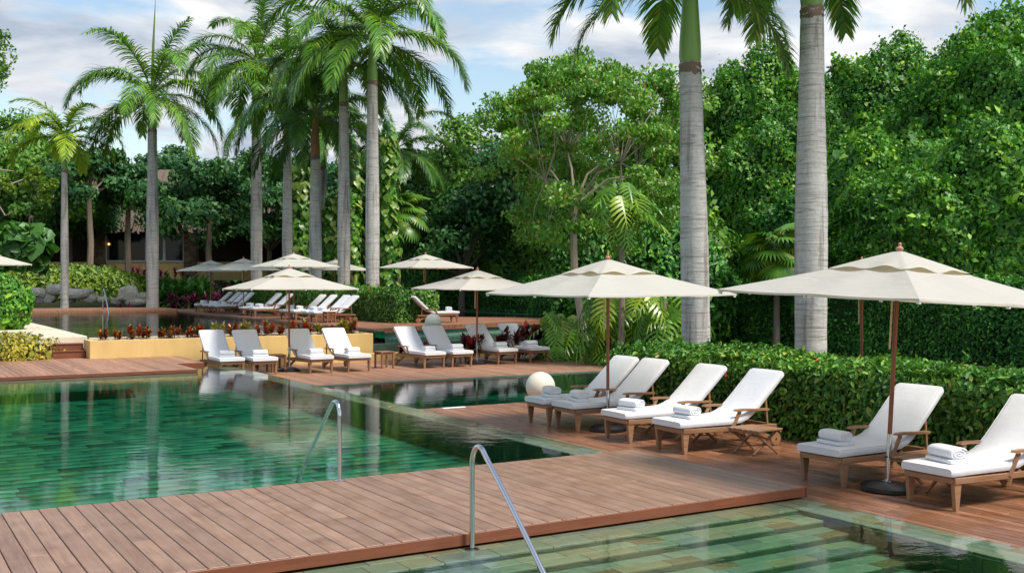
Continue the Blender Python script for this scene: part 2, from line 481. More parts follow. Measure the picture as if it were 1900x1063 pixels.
MAT['pink_flower'] = leafmat('pink_flower', [(0, (0.55, 0.12, 0.55)), (1, (0.70, 0.25, 0.62))], 0.5, 0.3, tint=(1, .8, 1))
MAT['main_water'] = water_mat('main_pool_water', (0.0, 0.70, 0.58), 0.70, 0.55)
MAT['near_water'] = water_mat('near_pool_water', (0.05, 0.70, 0.48), 0.70, 0.7)
MAT['upper_water'] = water_mat('upper_pool_water', (0.05, 0.70, 0.58), 0.40, 1.5, 2.0)
MAT['lagoon_water'] = water_mat('lagoon_water', (0.0, 0.62, 0.55), 0.6, 1.0, 1.6)


# ------------------------------------------------------------------ mesh helpers
class MB:
    """collects simple solids into one mesh"""
    def __init__(self):
        self.v = []
        self.f = []

    def add(self, vs, fs):
        o = len(self.v)
        self.v += [tuple(p) for p in vs]
        self.f += [tuple(i + o for i in q) for q in fs]

    def box(self, lo, hi, ch=0.0, m=None):
        """box with chamfered edges"""
        (x0, y0, z0), (x1, y1, z1) = lo, hi
        cx_, cy_, cz_ = (x0 + x1) / 2, (y0 + y1) / 2, (z0 + z1) / 2
        hx, hy, hz = (x1 - x0) / 2, (y1 - y0) / 2, (z1 - z0) / 2
        vs = []
        if ch <= 0:
            for sz in (-1, 1):
                for sy in (-1, 1):
                    for sx in (-1, 1):
                        vs.append((sx * hx, sy * hy, sz * hz))
            fs = [(0, 2, 3, 1), (4, 5, 7, 6), (0, 1, 5, 4), (2, 6, 7, 3), (0, 4, 6, 2), (1, 3, 7, 5)]
        else:
            c = min(ch, hx * .9, hy * .9, hz * .9)
            idx = {}
            for sx in (-1, 1):
                for sy in (-1, 1):
                    for sz in (-1, 1):
                        for a in range(3):
                            h = [hx - c, hy - c, hz - c]
                            h[a] += c
                            idx[(sx, sy, sz, a)] = len(vs)
                            vs.append((sx * h[0], sy * h[1], sz * h[2]))
            fs = []
            I = lambda sx, sy, sz, a: idx[(sx, sy, sz, a)]
            for s in (-1, 1):
                fs.append([I(s, -1, -1, 0), I(s, 1, -1, 0), I(s, 1, 1, 0), I(s, -1, 1, 0)])
                fs.append([I(-1, s, -1, 1), I(1, s, -1, 1), I(1, s, 1, 1), I(-1, s, 1, 1)])
                fs.append([I(-1, -1, s, 2), I(1, -1, s, 2), I(1, 1, s, 2), I(-1, 1, s, 2)])
            for s in (-1, 1):
                for t in (-1, 1):
                    fs.append([I(-1, s, t, 1), I(1, s, t, 1), I(1, s, t, 2), I(-1, s, t, 2)])
                    fs.append([I(s, -1, t, 0), I(s, 1, t, 0), I(s, 1, t, 2), I(s, -1, t, 2)])
                    fs.append([I(s, t, -1, 0), I(s, t, 1, 0), I(s, t, 1, 1), I(s, t, -1, 1)])
            for sx in (-1, 1):
                for sy in (-1, 1):
                    for sz in (-1, 1):
                        fs.append([I(sx, sy, sz, 0), I(sx, sy, sz, 1), I(sx, sy, sz, 2)])
            vv = [Vector(p) for p in vs]
            g = []
            for q in fs:
                n = (vv[q[1]] - vv[q[0]]).cross(vv[q[2]] - vv[q[0]])
                ctr = sum((vv[i] for i in q), Vector()) / len(q)
                g.append(tuple(q) if n.dot(ctr) > 0 else tuple(reversed(q)))
            fs = g
        if m is None:
            vs = [(x + cx_, y + cy_, z + cz_) for x, y, z in vs]
        else:
            vs = [m @ Vector((x + cx_, y + cy_, z + cz_)) for x, y, z in vs]
        self.add(vs, fs)
        return self

    def beam(self, p0, p1, w, h, ch=0.006, up=(0, 0, 1)):
        """square bar between two points: w across, h in the up direction"""
        a, b = Vector(p0), Vector(p1)
        d = b - a
        L = d.length
        x = d.normalized()
        u = Vector(up)
        y = u.cross(x)
        if y.length < 1e-4:
            y = Vector((0, 1, 0)).cross(x)
        y.normalize()
        z = x.cross(y)
        m = Matrix(((x.x, y.x, z.x, a.x), (x.y, y.y, z.y, a.y), (x.z, y.z, z.z, a.z), (0, 0, 0, 1)))
        return self.box((0, -w / 2, -h / 2), (L, w / 2, h / 2), ch, m)

    def tube(self, path, rad, n=8, caps=True):
        P = [Vector(p) for p in path]
        if not hasattr(rad, '__len__'):
            rad = [rad] * len(P)
        vs, fs = [], []
        prev = None
        for i, p in enumerate(P):
            d = (P[min(i + 1, len(P) - 1)] - P[max(i - 1, 0)]).normalized()
            if prev is None:
                u = Vector((0, 0, 1)) if abs(d.z) < 0.9 else Vector((1, 0, 0))
                s = d.cross(u).normalized()
            else:
                s = (prev - d * prev.dot(d)).normalized()
            prev = s
            t = d.cross(s)
            for k in range(n):
                a = 2 * PI * k / n
                vs.append(p + (s * math.cos(a) + t * math.sin(a)) * rad[i])
        for i in range(len(P) - 1):
            for k in range(n):
                a, b = i * n + k, i * n + (k + 1) % n
                fs.append((a, b, b + n, a + n))
        if caps:
            fs.append(tuple(reversed(range(n))))
            fs.append(tuple(range((len(P) - 1) * n, len(P) * n)))
        self.add(vs, fs)
        return self

    def lathe(self, prof, n=16, c=(0, 0, 0)):
        vs, fs = [], []
        for r, z in prof:
            for k in range(n):
                a = 2 * PI * k / n
                vs.append((c[0] + r * math.cos(a), c[1] + r * math.sin(a), c[2] + z))
        for i in range(len(prof) - 1):
            for k in range(n):
                a, b = i * n + k, i * n + (k + 1) % n
                fs.append((a, b, b + n, a + n))
        fs.append(tuple(reversed(range(n))))
        fs.append(tuple(range((len(prof) - 1) * n, len(prof) * n)))
        self.add(vs, fs)
        return self

    def mesh(self, name, smooth=False):
        me = bpy.data.meshes.new(name)
        me.from_pydata(self.v, [], self.f)
        me.update()
        if smooth:
            me.polygons.foreach_set('use_smooth', [True] * len(me.polygons))
            try:
                me.set_sharp_from_angle(angle=R(40))
            except Exception:
                pass
        return me

    def build(self, name, mat, parent=None, smooth=False, loc=None):
        return obj(name, self.mesh(name, smooth), mat, parent, loc)


def np_mesh(name, V, F, smooth=False):
    """mesh from arrays: V (n,3), F (m,k)"""
    me = bpy.data.meshes.new(name)
    V = np.ascontiguousarray(V, dtype=np.float32)
    F = np.ascontiguousarray(F, dtype=np.int32)
    me.vertices.add(len(V))
    me.vertices.foreach_set('co', V.ravel())
    k = F.shape[1]
    me.loops.add(F.size)
    me.loops.foreach_set('vertex_index', F.ravel())
    me.polygons.add(len(F))
    me.polygons.foreach_set('loop_start', np.arange(0, F.size, k, dtype=np.int32))
    me.update(calc_edges=True)
    if smooth:
        me.polygons.foreach_set('use_smooth', np.ones(len(F), dtype=bool))
    return me


def obj(name, me, mat, parent=None, loc=None, rot=None, scale=None):
    o = bpy.data.objects.new(name, me)
    if mat is not None and me is not None and not me.materials:
        me.materials.append(MAT[mat] if isinstance(mat, str) else mat)
    C.objects.link(o)
    if parent is not None:
        o.parent = parent
    if loc is not None:
        o.location = loc
    if rot is not None:
        o.rotation_euler = rot
    if scale is not None:
        o.scale = scale if hasattr(scale, '__len__') else (scale,) * 3
    return o


def tag(o, label, cat=None, group=None, kind=None):
    if label:
        o['label'] = label
    if cat:
        o['category'] = cat
    if group:
        o['group'] = group
    if kind:
        o['kind'] = kind
    return o


def thing(name, label, cat, loc=(0, 0, 0), rz=0.0, group=None, scale=1.0):
    o = obj(name, None, None, None, loc, (0, 0, rz), scale)
    return tag(o, label, cat, group)


def struct(o, label, cat=None):
    o['kind'] = 'structure'
    o['label'] = label
    if cat:
        o['category'] = cat
    return o


def copy_tree(o, parent=None):
    c = o.copy()
    C.objects.link(c)
    c.parent = parent
    for ch in o.children:
        copy_tree(ch, c)
    return c


def unit(a):
    return a / np.maximum(np.linalg.norm(a, axis=-1, keepdims=True), 1e-9)


def leaf_quads(P, T, N, L, W, fold=0.12):
    """one folded four-cornered leaf for each point"""
    T = unit(T)
    S = unit(np.cross(T, N))
    Nn = np.cross(S, T)
    L = np.asarray(L).reshape(-1, 1) * np.ones((len(P), 1))
    W = np.asarray(W).reshape(-1, 1) * np.ones((len(P), 1))
    V = np.stack([P - T * L * .5, P + S * W * .5 + Nn * W * fold - T * L * .05, P + T * L * .5 - Nn * L * 0.08, P - S * W * .5 + Nn * W * fold - T * L * .05], 1)
    F = np.arange(len(P) * 4).reshape(-1, 4)
    return V.reshape(-1, 3), F


def leaf_hex(P, T, N, L, W, fold=0.15):
    """rounder leaf of two quads folded on the midrib"""
    T = unit(T)
    S = unit(np.cross(T, N))
    Nn = np.cross(S, T)
    L = np.asarray(L).reshape(-1, 1) * np.ones((len(P), 1))
    W = np.asarray(W).reshape(-1, 1) * np.ones((len(P), 1))
    up = Nn * W * fold
    V = np.stack([P - T * L * .5, P + T * L * .5 - Nn * L * .10,
                  P - T * L * .16 + S * W * .48 + up, P + T * L * .20 + S * W * .40 + up * .7,
                  P - T * L * .16 - S * W * .48 + up, P + T * L * .20 - S * W * .40 + up * .7], 1)
    base = (np.arange(len(P)) * 6)[:, None]
    F = np.concatenate([base + np.array([[0, 2, 3, 1]]), base + np.array([[0, 1, 5, 4]])], 1).reshape(-1, 4)
    return V.reshape(-1, 3), F


class Wave:
    """smooth random field"""
    def __init__(self, freq, n=10, seed=0):
        g = np.random.default_rng(seed)
        self.k = g.normal(size=(n, 3)) * freq
        self.p = g.uniform(0, 2 * PI, n)

    def __call__(self, P):
        return np.sin(P @ self.k.T + self.p).sum(1) / math.sqrt(len(self.p))


def rnd_dirs(n, g=rng):
    return unit(g.normal(size=(n, 3)))


# ------------------------------------------------------------------ ground
def ground_height(X, Y):
    Z = np.full_like(X, -0.14)
    Z = np.where((X < 8.2) & (Y < 27.4), -1.6, Z)                  # pools
    Z = np.where((X > 7.5) & (X < 17.6) & (Y > 16.5) & (Y < 24.0), -1.6, Z)
    Z = np.where((Y >= 24.0) & (Y < 30.6) & (X > 6.5), -0.45, Z)
    Z = np.where((Y >= 30.6), 0.36, Z)
    Z = np.where((Y > 31.0) & (Y < 58.5) & (X > 5.0) & (X < 14.6), -0.9, Z)
    Z = np.where((Y > 30.6) & (Y < 37) & (X > 12.9) & (X < 26), -0.7, Z)
    Z = np.where((X > 19.9) & (X < 30) & (Y > 33.5), -0.7, Z)
    D = X * math.sin(YAW) + Y * math.cos(YAW)
    bank = (np.clip((D - 66) / 14, 0, 1) * 2.2 + np.clip((D - 80) / 200, 0, 1) * 6) * np.clip((24 - X) / 5, 0, 1)
    Z = np.where((Y > 58) & (D > 62.5), 0.45 + bank, Z)
    Z = np.where((Y > 58) & (D <= 63.5) & (X < 15.5) & (X > 3), -0.2, Z)
    Z = np.where((X < 2.4) & (Y > 32.0), np.maximum(Z, 0.55), Z)
    Z = np.where((X < 5.4) & (X > 2.4) & (Y > 30) & (Y < 46.5), -0.3, Z)
    Z = np.where((X < 5.4) & (Y > 25) & (Y < 32.0), -0.3, Z)
    rise = np.clip((X - 30) / 12, 0, 1) * 0.4
    return Z + np.where(X > 30, rise + 0.3, 0)


xs = np.concatenate([np.linspace(-4000, -60, 12), np.arange(-50, 70, 0.6), np.linspace(80, 4000, 14)])
ys = np.concatenate([np.linspace(-1500, -30, 8), np.arange(-20, 120, 0.6), np.linspace(130, 5000, 14)])
GX, GY = np.meshgrid(xs, ys, indexing='ij')
GZ = ground_height(GX, GY)
gv = np.stack([GX, GY, GZ], -1).reshape(-1, 3)
ii = np.arange(len(xs) - 1)[:, None] * len(ys) + np.arange(len(ys) - 1)[None, :]
gf = np.stack([ii, ii + len(ys), ii + len(ys) + 1, ii + 1], -1).reshape(-1, 4)
struct(obj('ground', np_mesh('ground', gv, gf), 'soil'), 'dark soil and ground cover under the planting', 'ground')


# ------------------------------------------------------------------ decks with single planks
def plank_deck(name, label, mat, rects, z, width, thick=0.03, seglen=None, gap=0.008, under=0.12, along='Y', fascia=None, seed=1, jit=0.0012):
    """rects: (x0, x1, y0, y1). The base is the dark joist slab; each plank is its child."""
    g = random.Random(seed)
    mb = MB()
    for (x0, x1, y0, y1) in rects:
        mb.box((x0 + .015, y0 + .015, z - thick - under), (x1 - .015, y1 - .015, z - thick - 0.004))
    root = struct(mb.build(name, 'joist'), label, 'deck')
    cache = {}
    for (x0, x1, y0, y1) in rects:
        a0, a1, b0, b1 = (x0, x1, y0, y1) if along == 'Y' else (y0, y1, x0, x1)
        n = max(1, round((a1 - a0) / width))
        w = (a1 - a0) / n
        for i in range(n):
            cuts = [b0, b1]
            if seglen:
                c = b0 + seglen * g.uniform(0.3, 1.0)
                cuts = [b0]
                while c < b1 - 0.5:
                    if not (seglen > 3 and g.random() < .55):
                        cuts.append(c)
                    c += seglen * g.choice((0.75, 1.0, 1.25))
                cuts.append(b1)
            for c0, c1 in zip(cuts[:-1], cuts[1:]):
                L = round(c1 - c0, 2)
                key = (round(w, 4), L)
                if key not in cache:
                    if along == 'Y':
                        cache[key] = MB().box((-w / 2 + gap / 2, -L / 2 + .002, -thick), (w / 2 - gap / 2, L / 2 - .002, 0), 0.004).mesh('plank')
                    else:
                        cache[key] = MB().box((-L / 2 + .002, -w / 2 + gap / 2, -thick), (L / 2 - .002, w / 2 - gap / 2, 0), 0.004).mesh('plank')
                ac, bc = a0 + (i + .5) * w, (c0 + c1) / 2
                loc = (ac, bc, z) if along == 'Y' else (bc, ac, z)
                obj('plank', cache[key], mat, root, (loc[0], loc[1], z + g.uniform(-jit, jit)), (0, 0, g.uniform(-.0006, .0006)))
    if fascia:
        for (p0, p1, zb, zt, th) in fascia:
            (fx0, fy0), (fx1, fy1) = p0, p1
            f = MB()
            f.box((min(fx0, fx1) - (th if fx0 == fx1 else 0), min(fy0, fy1) - (th if fy0 == fy1 else 0), zb), (max(fx0, fx1), max(fy0, fy1), zt), 0.004)
            f.build('fascia_board', 'fascia_wood', root)
    return root


ZB, ZR, ZM, ZU = 0.10, -0.05, -0.25, 0.60
plank_deck('bridge_deck', 'weathered brown plank walkway crossing between the two pools', 'bridge_wood', [(-2.6, 8.06, 7.72, 10.52)], ZB, 0.152, 0.03, 3.4, 0.008, 0.03,
           fascia=[((-2.6, 7.716), (8.06, 7.716), 0.005, ZB - .002, .025), ((8.09, 7.69), (8.09, 10.52), 0.0, ZB - .002, .025)], seed=2)
plank_deck('lounger_deck', 'damp reddish plank deck under the nearest loungers and hedge', 'deck_wood', [(8.075, 11.35, 2.2, 16.74)], ZR, 0.105, 0.03, 2.9, 0.008, 0.10, seed=3)
plank_deck('middle_deck', 'pale reddish plank deck carrying the loungers by the yellow wall', 'mid_wood', [(8.12, 19.3, 23.78, 27.3), (6.9, 19.3, 27.3, 30.4)], ZM, 0.125, 0.03, None, 0.008, 0.12, seed=4)
plank_deck('west_deck', 'raised plank deck below the wooden steps at the far pool end', 'mid_wood', [(-4, 6.78, 25.66, 31.0), (6.78, 7.5, 27.7, 30.45)], .08, 0.14, 0.03, None, 0.008, 0.22, seed=5,
           fascia=[((6.78, 27.7), (7.5, 27.7), -.2, .078, .02), ((7.52, 27.7), (7.52, 30.4), -.2, .078, .02), ((-4, 25.657), (6.80, 25.657), .004, .078, .02), ((6.80, 25.66), (6.80, 27.68), .004, .078, .015)])

# upper decks: planks here are only a few pixels wide, so the material carries them
def upper_deck_mat():
    m, nt, p, _ = new_mat('upper_deck_planks')
    v = coords(nt, 'Object')
    w = nt.nodes.new('ShaderNodeTexWave')
    w.wave_type = 'BANDS'; w.bands_direction = 'X'
    w.inputs['Scale'].default_value = 2.6
    nt.links.new(v, w.inputs['Vector'])
    n = noise(nt, coords(nt, 'Object', (5, .5, 5)), 2, 5)
    c = ramp(nt, n, [(0.3, (0.22, 0.085, 0.042)), (0.7, (0.40, 0.19, 0.105))])
    c = mixc(nt, ramp(nt, w.outputs['Fac'], [(0.0, (.6,) * 3), (0.10, (0,) * 3)]), c, (0.06, 0.025, 0.015))
    nt.links.new(c, p.inputs['Base Color'])
    p.inputs['Roughness'].default_value = 0.5
    return m


MAT['upper_deck'] = upper_deck_mat()


def poly_slab(name, pts, z0, z1, mat, label, cat='deck'):
    mb = MB()
    n = len(pts)
    mb.add([(x, y, z0) for x, y in pts] + [(x, y, z1) for x, y in pts],
           [tuple(range(n, 2 * n)), tuple(reversed(range(n)))] + [(i, (i + 1) % n, n + (i + 1) % n, n + i) for i in range(n)])
    return struct(mb.build(name, mat), label, cat)


ud = poly_slab('upper_deck', [(14.25, 32.3), (16.1, 33.5), (18.4, 34.3), (20.5, 35.0), (23.2, 36.3), (24.8, 37.6), (24.2, 39.6), (21.8, 42.0), (20.2, 44.5), (20.2, 62), (14.25, 62)], 0.44, ZU, 'upper_deck',
               'upper terrace deck of reddish boards behind the clipped hedge')
MAT['pale_tile'] = simple('pale_green_stone', (0.20, 0.33, 0.26), 0.5, nscale=5, namt=0.4)
poly_slab('upper_deck_skirt', [(14.3, 32.5), (16.1, 33.6), (18.4, 34.4), (20.5, 35.1), (23.1, 36.4), (24.7, 37.6), (24.1, 39.5), (21.7, 42.0), (20.1, 44.5), (20.1, 61), (14.3, 61)], -.6, 0.435, 'pale_tile',
          'added pale green skirt filling the dark gap under the upper terrace deck', 'wall')  # skirt added so the gap below the deck reflects pale instead of black
ub = struct(MB().box((6.3, 58.0, 0.55), (14.3, 62.5, 0.70), 0.01).build('upper_bridge', 'upper_deck'), 'long reddish board walkway across the far end of the upper pool', 'deck')


# ------------------------------------------------------------------ pools
def pool_floor_tiles(name, x0, x1, y0, y1, z, tx, ty, parent, seed):
    g = np.random.default_rng(seed)
    V, F = [], []
    rows = int(round((y1 - y0) / ty))
    cols = int(round((x1 - x0) / tx)) + 1
    q = np.array([[0, 1, 2, 3], [0, 4, 5, 1], [1, 5, 6, 2], [2, 6, 7, 3], [3, 7, 4, 0]])
    for r in range(rows):
        off = g.uniform(0, tx)
        for c in range(cols):
            a, b = max(x0, x0 + c * tx - off), min(x1, x0 + (c + 1) * tx - off)
            if b - a < 0.05:
                continue
            d, e = y0 + r * ty, y0 + (r + 1) * ty
            h = z + g.uniform(0, 0.006)
            k = len(V)
            G = 0.004
            V += [(a + G, d + G, h), (b - G, d + G, h), (b - G, e - G, h), (a + G, e - G, h), (a + G, d + G, z - .012), (b - G, d + G, z - .012), (b - G, e - G, z - .012), (a + G, e - G, z - .012)]
            F += (q + k).tolist()
    o = obj(name, np_mesh(name, np.array(V), np.array(F)), 'tile_many', parent)
    o['kind'] = 'stuff'
    return o


TILE_CACHE = {}


def tile_obj(parent, x0, x1, y0, y1, z, mat='tile'):
    key = (round(x1 - x0, 2), round(y1 - y0, 2), mat)
    if key not in TILE_CACHE:
        w, d = key[0], key[1]
        TILE_CACHE[key] = MB().box((-w / 2 + .003, -d / 2 + .003, -.02), (w / 2 - .003, d / 2 - .003, 0), 0.003).mesh('tile')
    return obj('tile', TILE_CACHE[key], mat, parent, ((x0 + x1) / 2, (y0 + y1) / 2, z))


def run_tiles(parent, x0, x1, y0, y1, z, lens, g, along='X', jz=0.003):
    lo, hi = (x0, x1) if along == 'X' else (y0, y1)
    a = lo
    while a < hi - 0.02:
        b = a + g.choice(lens)
        if hi - b < 0.12:
            b = hi
        zz = z + g.uniform(0, jz)
        if along == 'X':
            tile_obj(parent, a, b, y0, y1, zz)
        else:
            tile_obj(parent, x0, x1, a, b, zz)
        a = b


# near pool
g = random.Random(11)
npool = MB()
steps = [(7.36, 7.86, -.018), (7.04, 7.36, -.062), (6.72, 7.04, -.115), (6.40, 6.72, -.17), (6.07, 6.40, -.225), (5.72, 6.07, -.285)]
for (a, b, z) in steps:
    npool.box((-3, a, -.8), (7.62, b, z - .014))
npool.box((-3, -1.0, -.8), (7.62, 5.72, -.37))
npool.box((7.625, -1.0, -.8), (8.045, 7.9, -.034))
npool = struct(npool.build('near_pool', 'wall_tile'), 'green stone basin of the nearest pool with broad steps', 'pool')
for i, (a, b, z) in enumerate(steps):
    h = (b - a) / 2
    for k in range(2):
        run_tiles(npool, 0.9 if i < 5 else 2.4, 7.618, a + k * h, a + (k + 1) * h, z, (.30, .42, .50), g)
for k in range(3):
    w = .42 / 3
    run_tiles(npool, 7.628 + k * w, 7.628 + (k + 1) * w, 3.6, 7.86, -.016, (.3, .4, .5), g, 'Y')
pool_floor_tiles('tile', 1.5, 7.615, 2.0, 5.70, -.35, .45, .24, npool, 3)
for k in range(17):
    for j in range(2):
        zt = -.036 - j * .165
        me = TILE_CACHE.setdefault('wall', MB().box((-.012, -.107, -.16), (0, .107, 0), .003).mesh('wall_tile'))
        obj('wall_tile', me, 'wall_tile', npool, (7.622, 3.3 + k * .22, zt))
# bridge footing faced with dark stone blocks
foot = struct(MB().box((-3, 7.90, -.8), (8.0, 10.40, .012)).build('bridge_footing', 'grout'), 'dark stone footing under the plank walkway', 'wall')
x = 1.2
while x < 7.95:
    w = g.choice((.22, .3, .38))
    w = min(w, 8.0 - x)
    bz = MB().box((-w / 2 + .003, -.03, -.07), (w / 2 - .003, .008, 0.0), .004).mesh('stone_block')
    obj('stone_block', bz, 'dark_stone', foot, (x + w / 2, 7.892 + g.uniform(-.004, .004), g.uniform(.004, .010)))
    x += w
wn = struct(MB().box((-3, -1.0, -.9), (8.05, 7.905, 0.0)).build('near_pool_water', 'near_water'), 'clear green water of the nearest pool', 'water')

# main pool
mpool = MB()
mpool.box((-9, 12.1, -1.0), (7.62, 25.7, -.462))
mpool.box((6.80, 25.7, -1.0), (7.62, 27.25, -.462))
mpool.box((7.625, 10.3, -1.0), (8.045, 27.24, -.034))
mpool.box((6.6, 26.95, -1.0), (7.62, 27.25, -.034))
mpool.box((-9, 25.68, -1.0), (6.77, 25.9, -.12))
msteps = [(10.35, 10.75, -.07), (10.75, 11.1, -.14), (11.1, 11.45, -.21), (11.45, 11.8, -.28), (11.8, 12.15, -.36)]
for (a, b, z) in msteps:
    mpool.box((-3, a, -1.0), (7.62, b, z - .014))
mpool = struct(mpool.build('main_pool', 'wall_tile'), 'green stone basin of the large pool', 'pool')
for (a, b, z) in msteps:
    h = (b - a) / 2
    for k in range(2):
        pool_floor_tiles('tile', -1, 7.615, a + k * h, a + (k + 1) * h, z, .42, h, mpool, int(1000 * a) + k)
pool_floor_tiles('tile', -8, 7.615, 12.16, 25.66, -.45, .62, .30, mpool, 5)
for k in range(3):
    w = .42 / 3
    run_tiles(mpool, 7.628 + k * w, 7.628 + (k + 1) * w, 10.45, 27.2, -.016, (.4, .55, .7), g, 'Y')
MAT['pale_pool'] = simple('pale_pool_stone', (0.24, 0.36, 0.26), 0.5, nscale=4, namt=0.45)
MB().box((-8.9, 25.60, -.9), (6.78, 25.65, -.01)).box((-8.9, 25.55, -.9), (6.78, 25.60, -.25)).build('far_wall_lining', 'pale_pool', mpool)
wm = MB()
wm.box((-9, 10.405, -.95), (8.05, 25.655, 0.0))
wm.box((6.786, 25.655, -.95), (8.05, 27.255, 0.0))
wm = wm.build('main_pool_water', 'main_water')
struct(wm, 'still green water of the large pool reflecting palms', 'water')

# lower overflow pool between the decks
sp = MB().box((8.06, 16.76, -1.0), (17.3, 23.76, -.75)).box((17.25, 16.76, -1.0), (17.6, 23.76, -.22)).box((11.4, 16.5, -1.0), (17.6, 16.76, -.15)).build('overflow_pool', 'wall_tile')
struct(sp, 'green stone basin of the lower overflow pool', 'pool')
sk = MB().box((8.07, 23.70, -.9), (17.3, 23.775, -.262), .01).build('overflow_pool_kerb', 'dark_stone')
struct(sk, 'thin stone kerb between overflow pool and middle deck', 'kerb')
pool_floor_tiles('tile', 8.1, 17.2, 16.8, 23.7, -.74, .5, .25, sp, 8)
struct(MB().box((8.06, 16.77, -.95), (17.3, 23.70, -.285)).build('overflow_pool_water', 'main_water'), 'water of the small overflow pool mirroring the white loungers', 'water')

# upper pool, terrace pool and lagoon
up = MB().box((5.35, 31.4, -.9), (14.2, 58, -.2)).build('upper_pool', 'wall_tile')
struct(up, 'green stone basin of the raised upper pool', 'pool')
pool_floor_tiles('tile', 5.4, 14.15, 31.5, 57.9, -.19, .6, .3, up, 9)
struct(MB().box((5.36, 31.42, -.85), (14.24, 58.3, .555)).build('upper_pool_water', 'upper_water'), 'green water of the raised upper pool', 'water')
struct(MB().box((14.19, 32.3, -.5), (14.235, 57.9, .545)).build('upper_pool_rim', 'dark_stone'), 'flush stone rim of the upper pool beside the loungers', 'kerb')
tp = MB().box((13.45, 30.95, -.6), (26, 31.15, .205), .01).build('terrace_pool_wall', 'dark_stone')
struct(tp, 'dark green stone wall holding the terrace pool', 'wall')
struct(MB().box((13.45, 31.0, -.6), (26, 37.0, -.12)).build('terrace_pool', 'pale_tile'), 'green stone basin of the narrow terrace pool', 'pool')
struct(MB().box((13.46, 31.02, -.55), (26, 36.9, .235)).build('terrace_pool_water', 'upper_water'), 'teal water of the narrow pool behind the deck loungers', 'water')
struct(MB().box((20.3, 37.1, -.6), (29.6, 75, -.45)).box((26.1, 33.6, -.6), (29.6, 37.1, -.45)).build('lagoon', 'wall_tile'), 'dark green bed of the lagoon along the ivy hedge', 'pool')
struct(MB().box((20.25, 37.0, -.55), (29.65, 75, .42)).box((26.05, 33.5, -.55), (29.65, 37.0, .42)).build('lagoon_water', 'lagoon_water'), 'teal lagoon water at the foot of the ivy hedge', 'water')
struct(MB().box((29.55, 33.5, -.6), (29.9, 75, .45), .02).build('lagoon_kerb', 'dark_stone'), 'thin stone kerb between lagoon and ivy hedge', 'kerb')

struct(MB().box((3.5, 62.52, -.1), (15.5, 75, .56)).build('far_pool_water', 'upper_water'), 'far strip of pool water between walkway and rocks', 'water')
struct(MB().box((6.2, 66.2, .2), (12.8, 66.45, .62), .01).build('weir', 'cream'), 'thin pale stone weir in the far strip of water', 'kerb')
# yellow planter wall, kerb, cream terrace, steps
pw = thing('planter_wall', 'long yellow stucco planter wall below the raised upper pool', 'wall')
MB().box((5.22, 30.48, -.6), (13.42, 30.62, .56), .008).build('wall_face', 'yellow', pw)
MB().box((13.29, 30.62, -.6), (13.42, 31.42, .56), .008).build('wall_face', 'yellow', pw)
MB().box((5.22, 30.62, -.6), (5.35, 31.42, .56), .008).build('wall_face', 'yellow', pw)
MB().box((5.35, 31.30, -.6), (13.29, 31.415, .60), .006).build('inner_rim', 'cream', pw)
MB().box((5.355, 30.625, -.5), (13.285, 31.295, .47)).build('soil', 'soil', pw)
kb = thing('yellow_kerb', 'low yellow stucco kerb behind the deck loungers', 'kerb')
MB().box((7.6, 29.95, -.5), (18.6, 30.30, -.02), .008).build('kerb_body', 'yellow', kb)
MB().box((13.5, 30.305, -.5), (20.0, 30.94, -.06)).build('soil', 'soil', kb)

ct = struct(MB().box((2.2, 31.72, -.2), (5.34, 47.0, .585)).build('stone_terrace', 'grout'), 'cream stone terrace edging the upper pool', 'terrace')
yy = 31.72
gg = random.Random(4)
while yy < 46.9:
    d = gg.choice((.9, 1.1, 1.3))
    xx = 2.2
    while xx < 5.3:
        w = min(gg.choice((.8, 1.0, 1.25)), 5.36 - xx)
        if 5.36 - xx - w < .3:
            w = 5.36 - xx
        me = MB().box((-w / 2 + .006, -d / 2 + .006, -.05), (w / 2 - .006, d / 2 - .006, 0), .008).mesh('paving_slab')
        obj('paving_slab', me, 'cream', ct, (xx + w / 2, yy + d / 2, .635 + gg.uniform(-.004, .004)))
        xx += w
    yy += d
fe = MB().box((2.2, 31.69, .3), (5.36, 31.715, .62), .004).build('edging', 'cream', ct)
st = thing('wooden_steps', 'two reddish wooden steps up to the cream terrace', 'steps')
for i, (y0, z0, z1) in enumerate([(31.0, .095, .28), (31.35, .28, .46)]):
    s_ = MB().box((2.6, y0 + .02, z0 - .1), (5.2, y0 + .04, z1 - .03), .004).build('riser', 'fascia_wood', st)
    for k in range(3):
        MB().box((2.6, y0 + k * .118, z1 - .03), (5.2, y0 + .112 + k * .118, z1), .004).build('tread', 'fascia_wood', st)
MB().box((2.6, 31.1, -.2), (5.19, 31.36, .25)).box((2.6, 31.42, -.2), (5.19, 31.70, .42)).build('core', 'black', st)


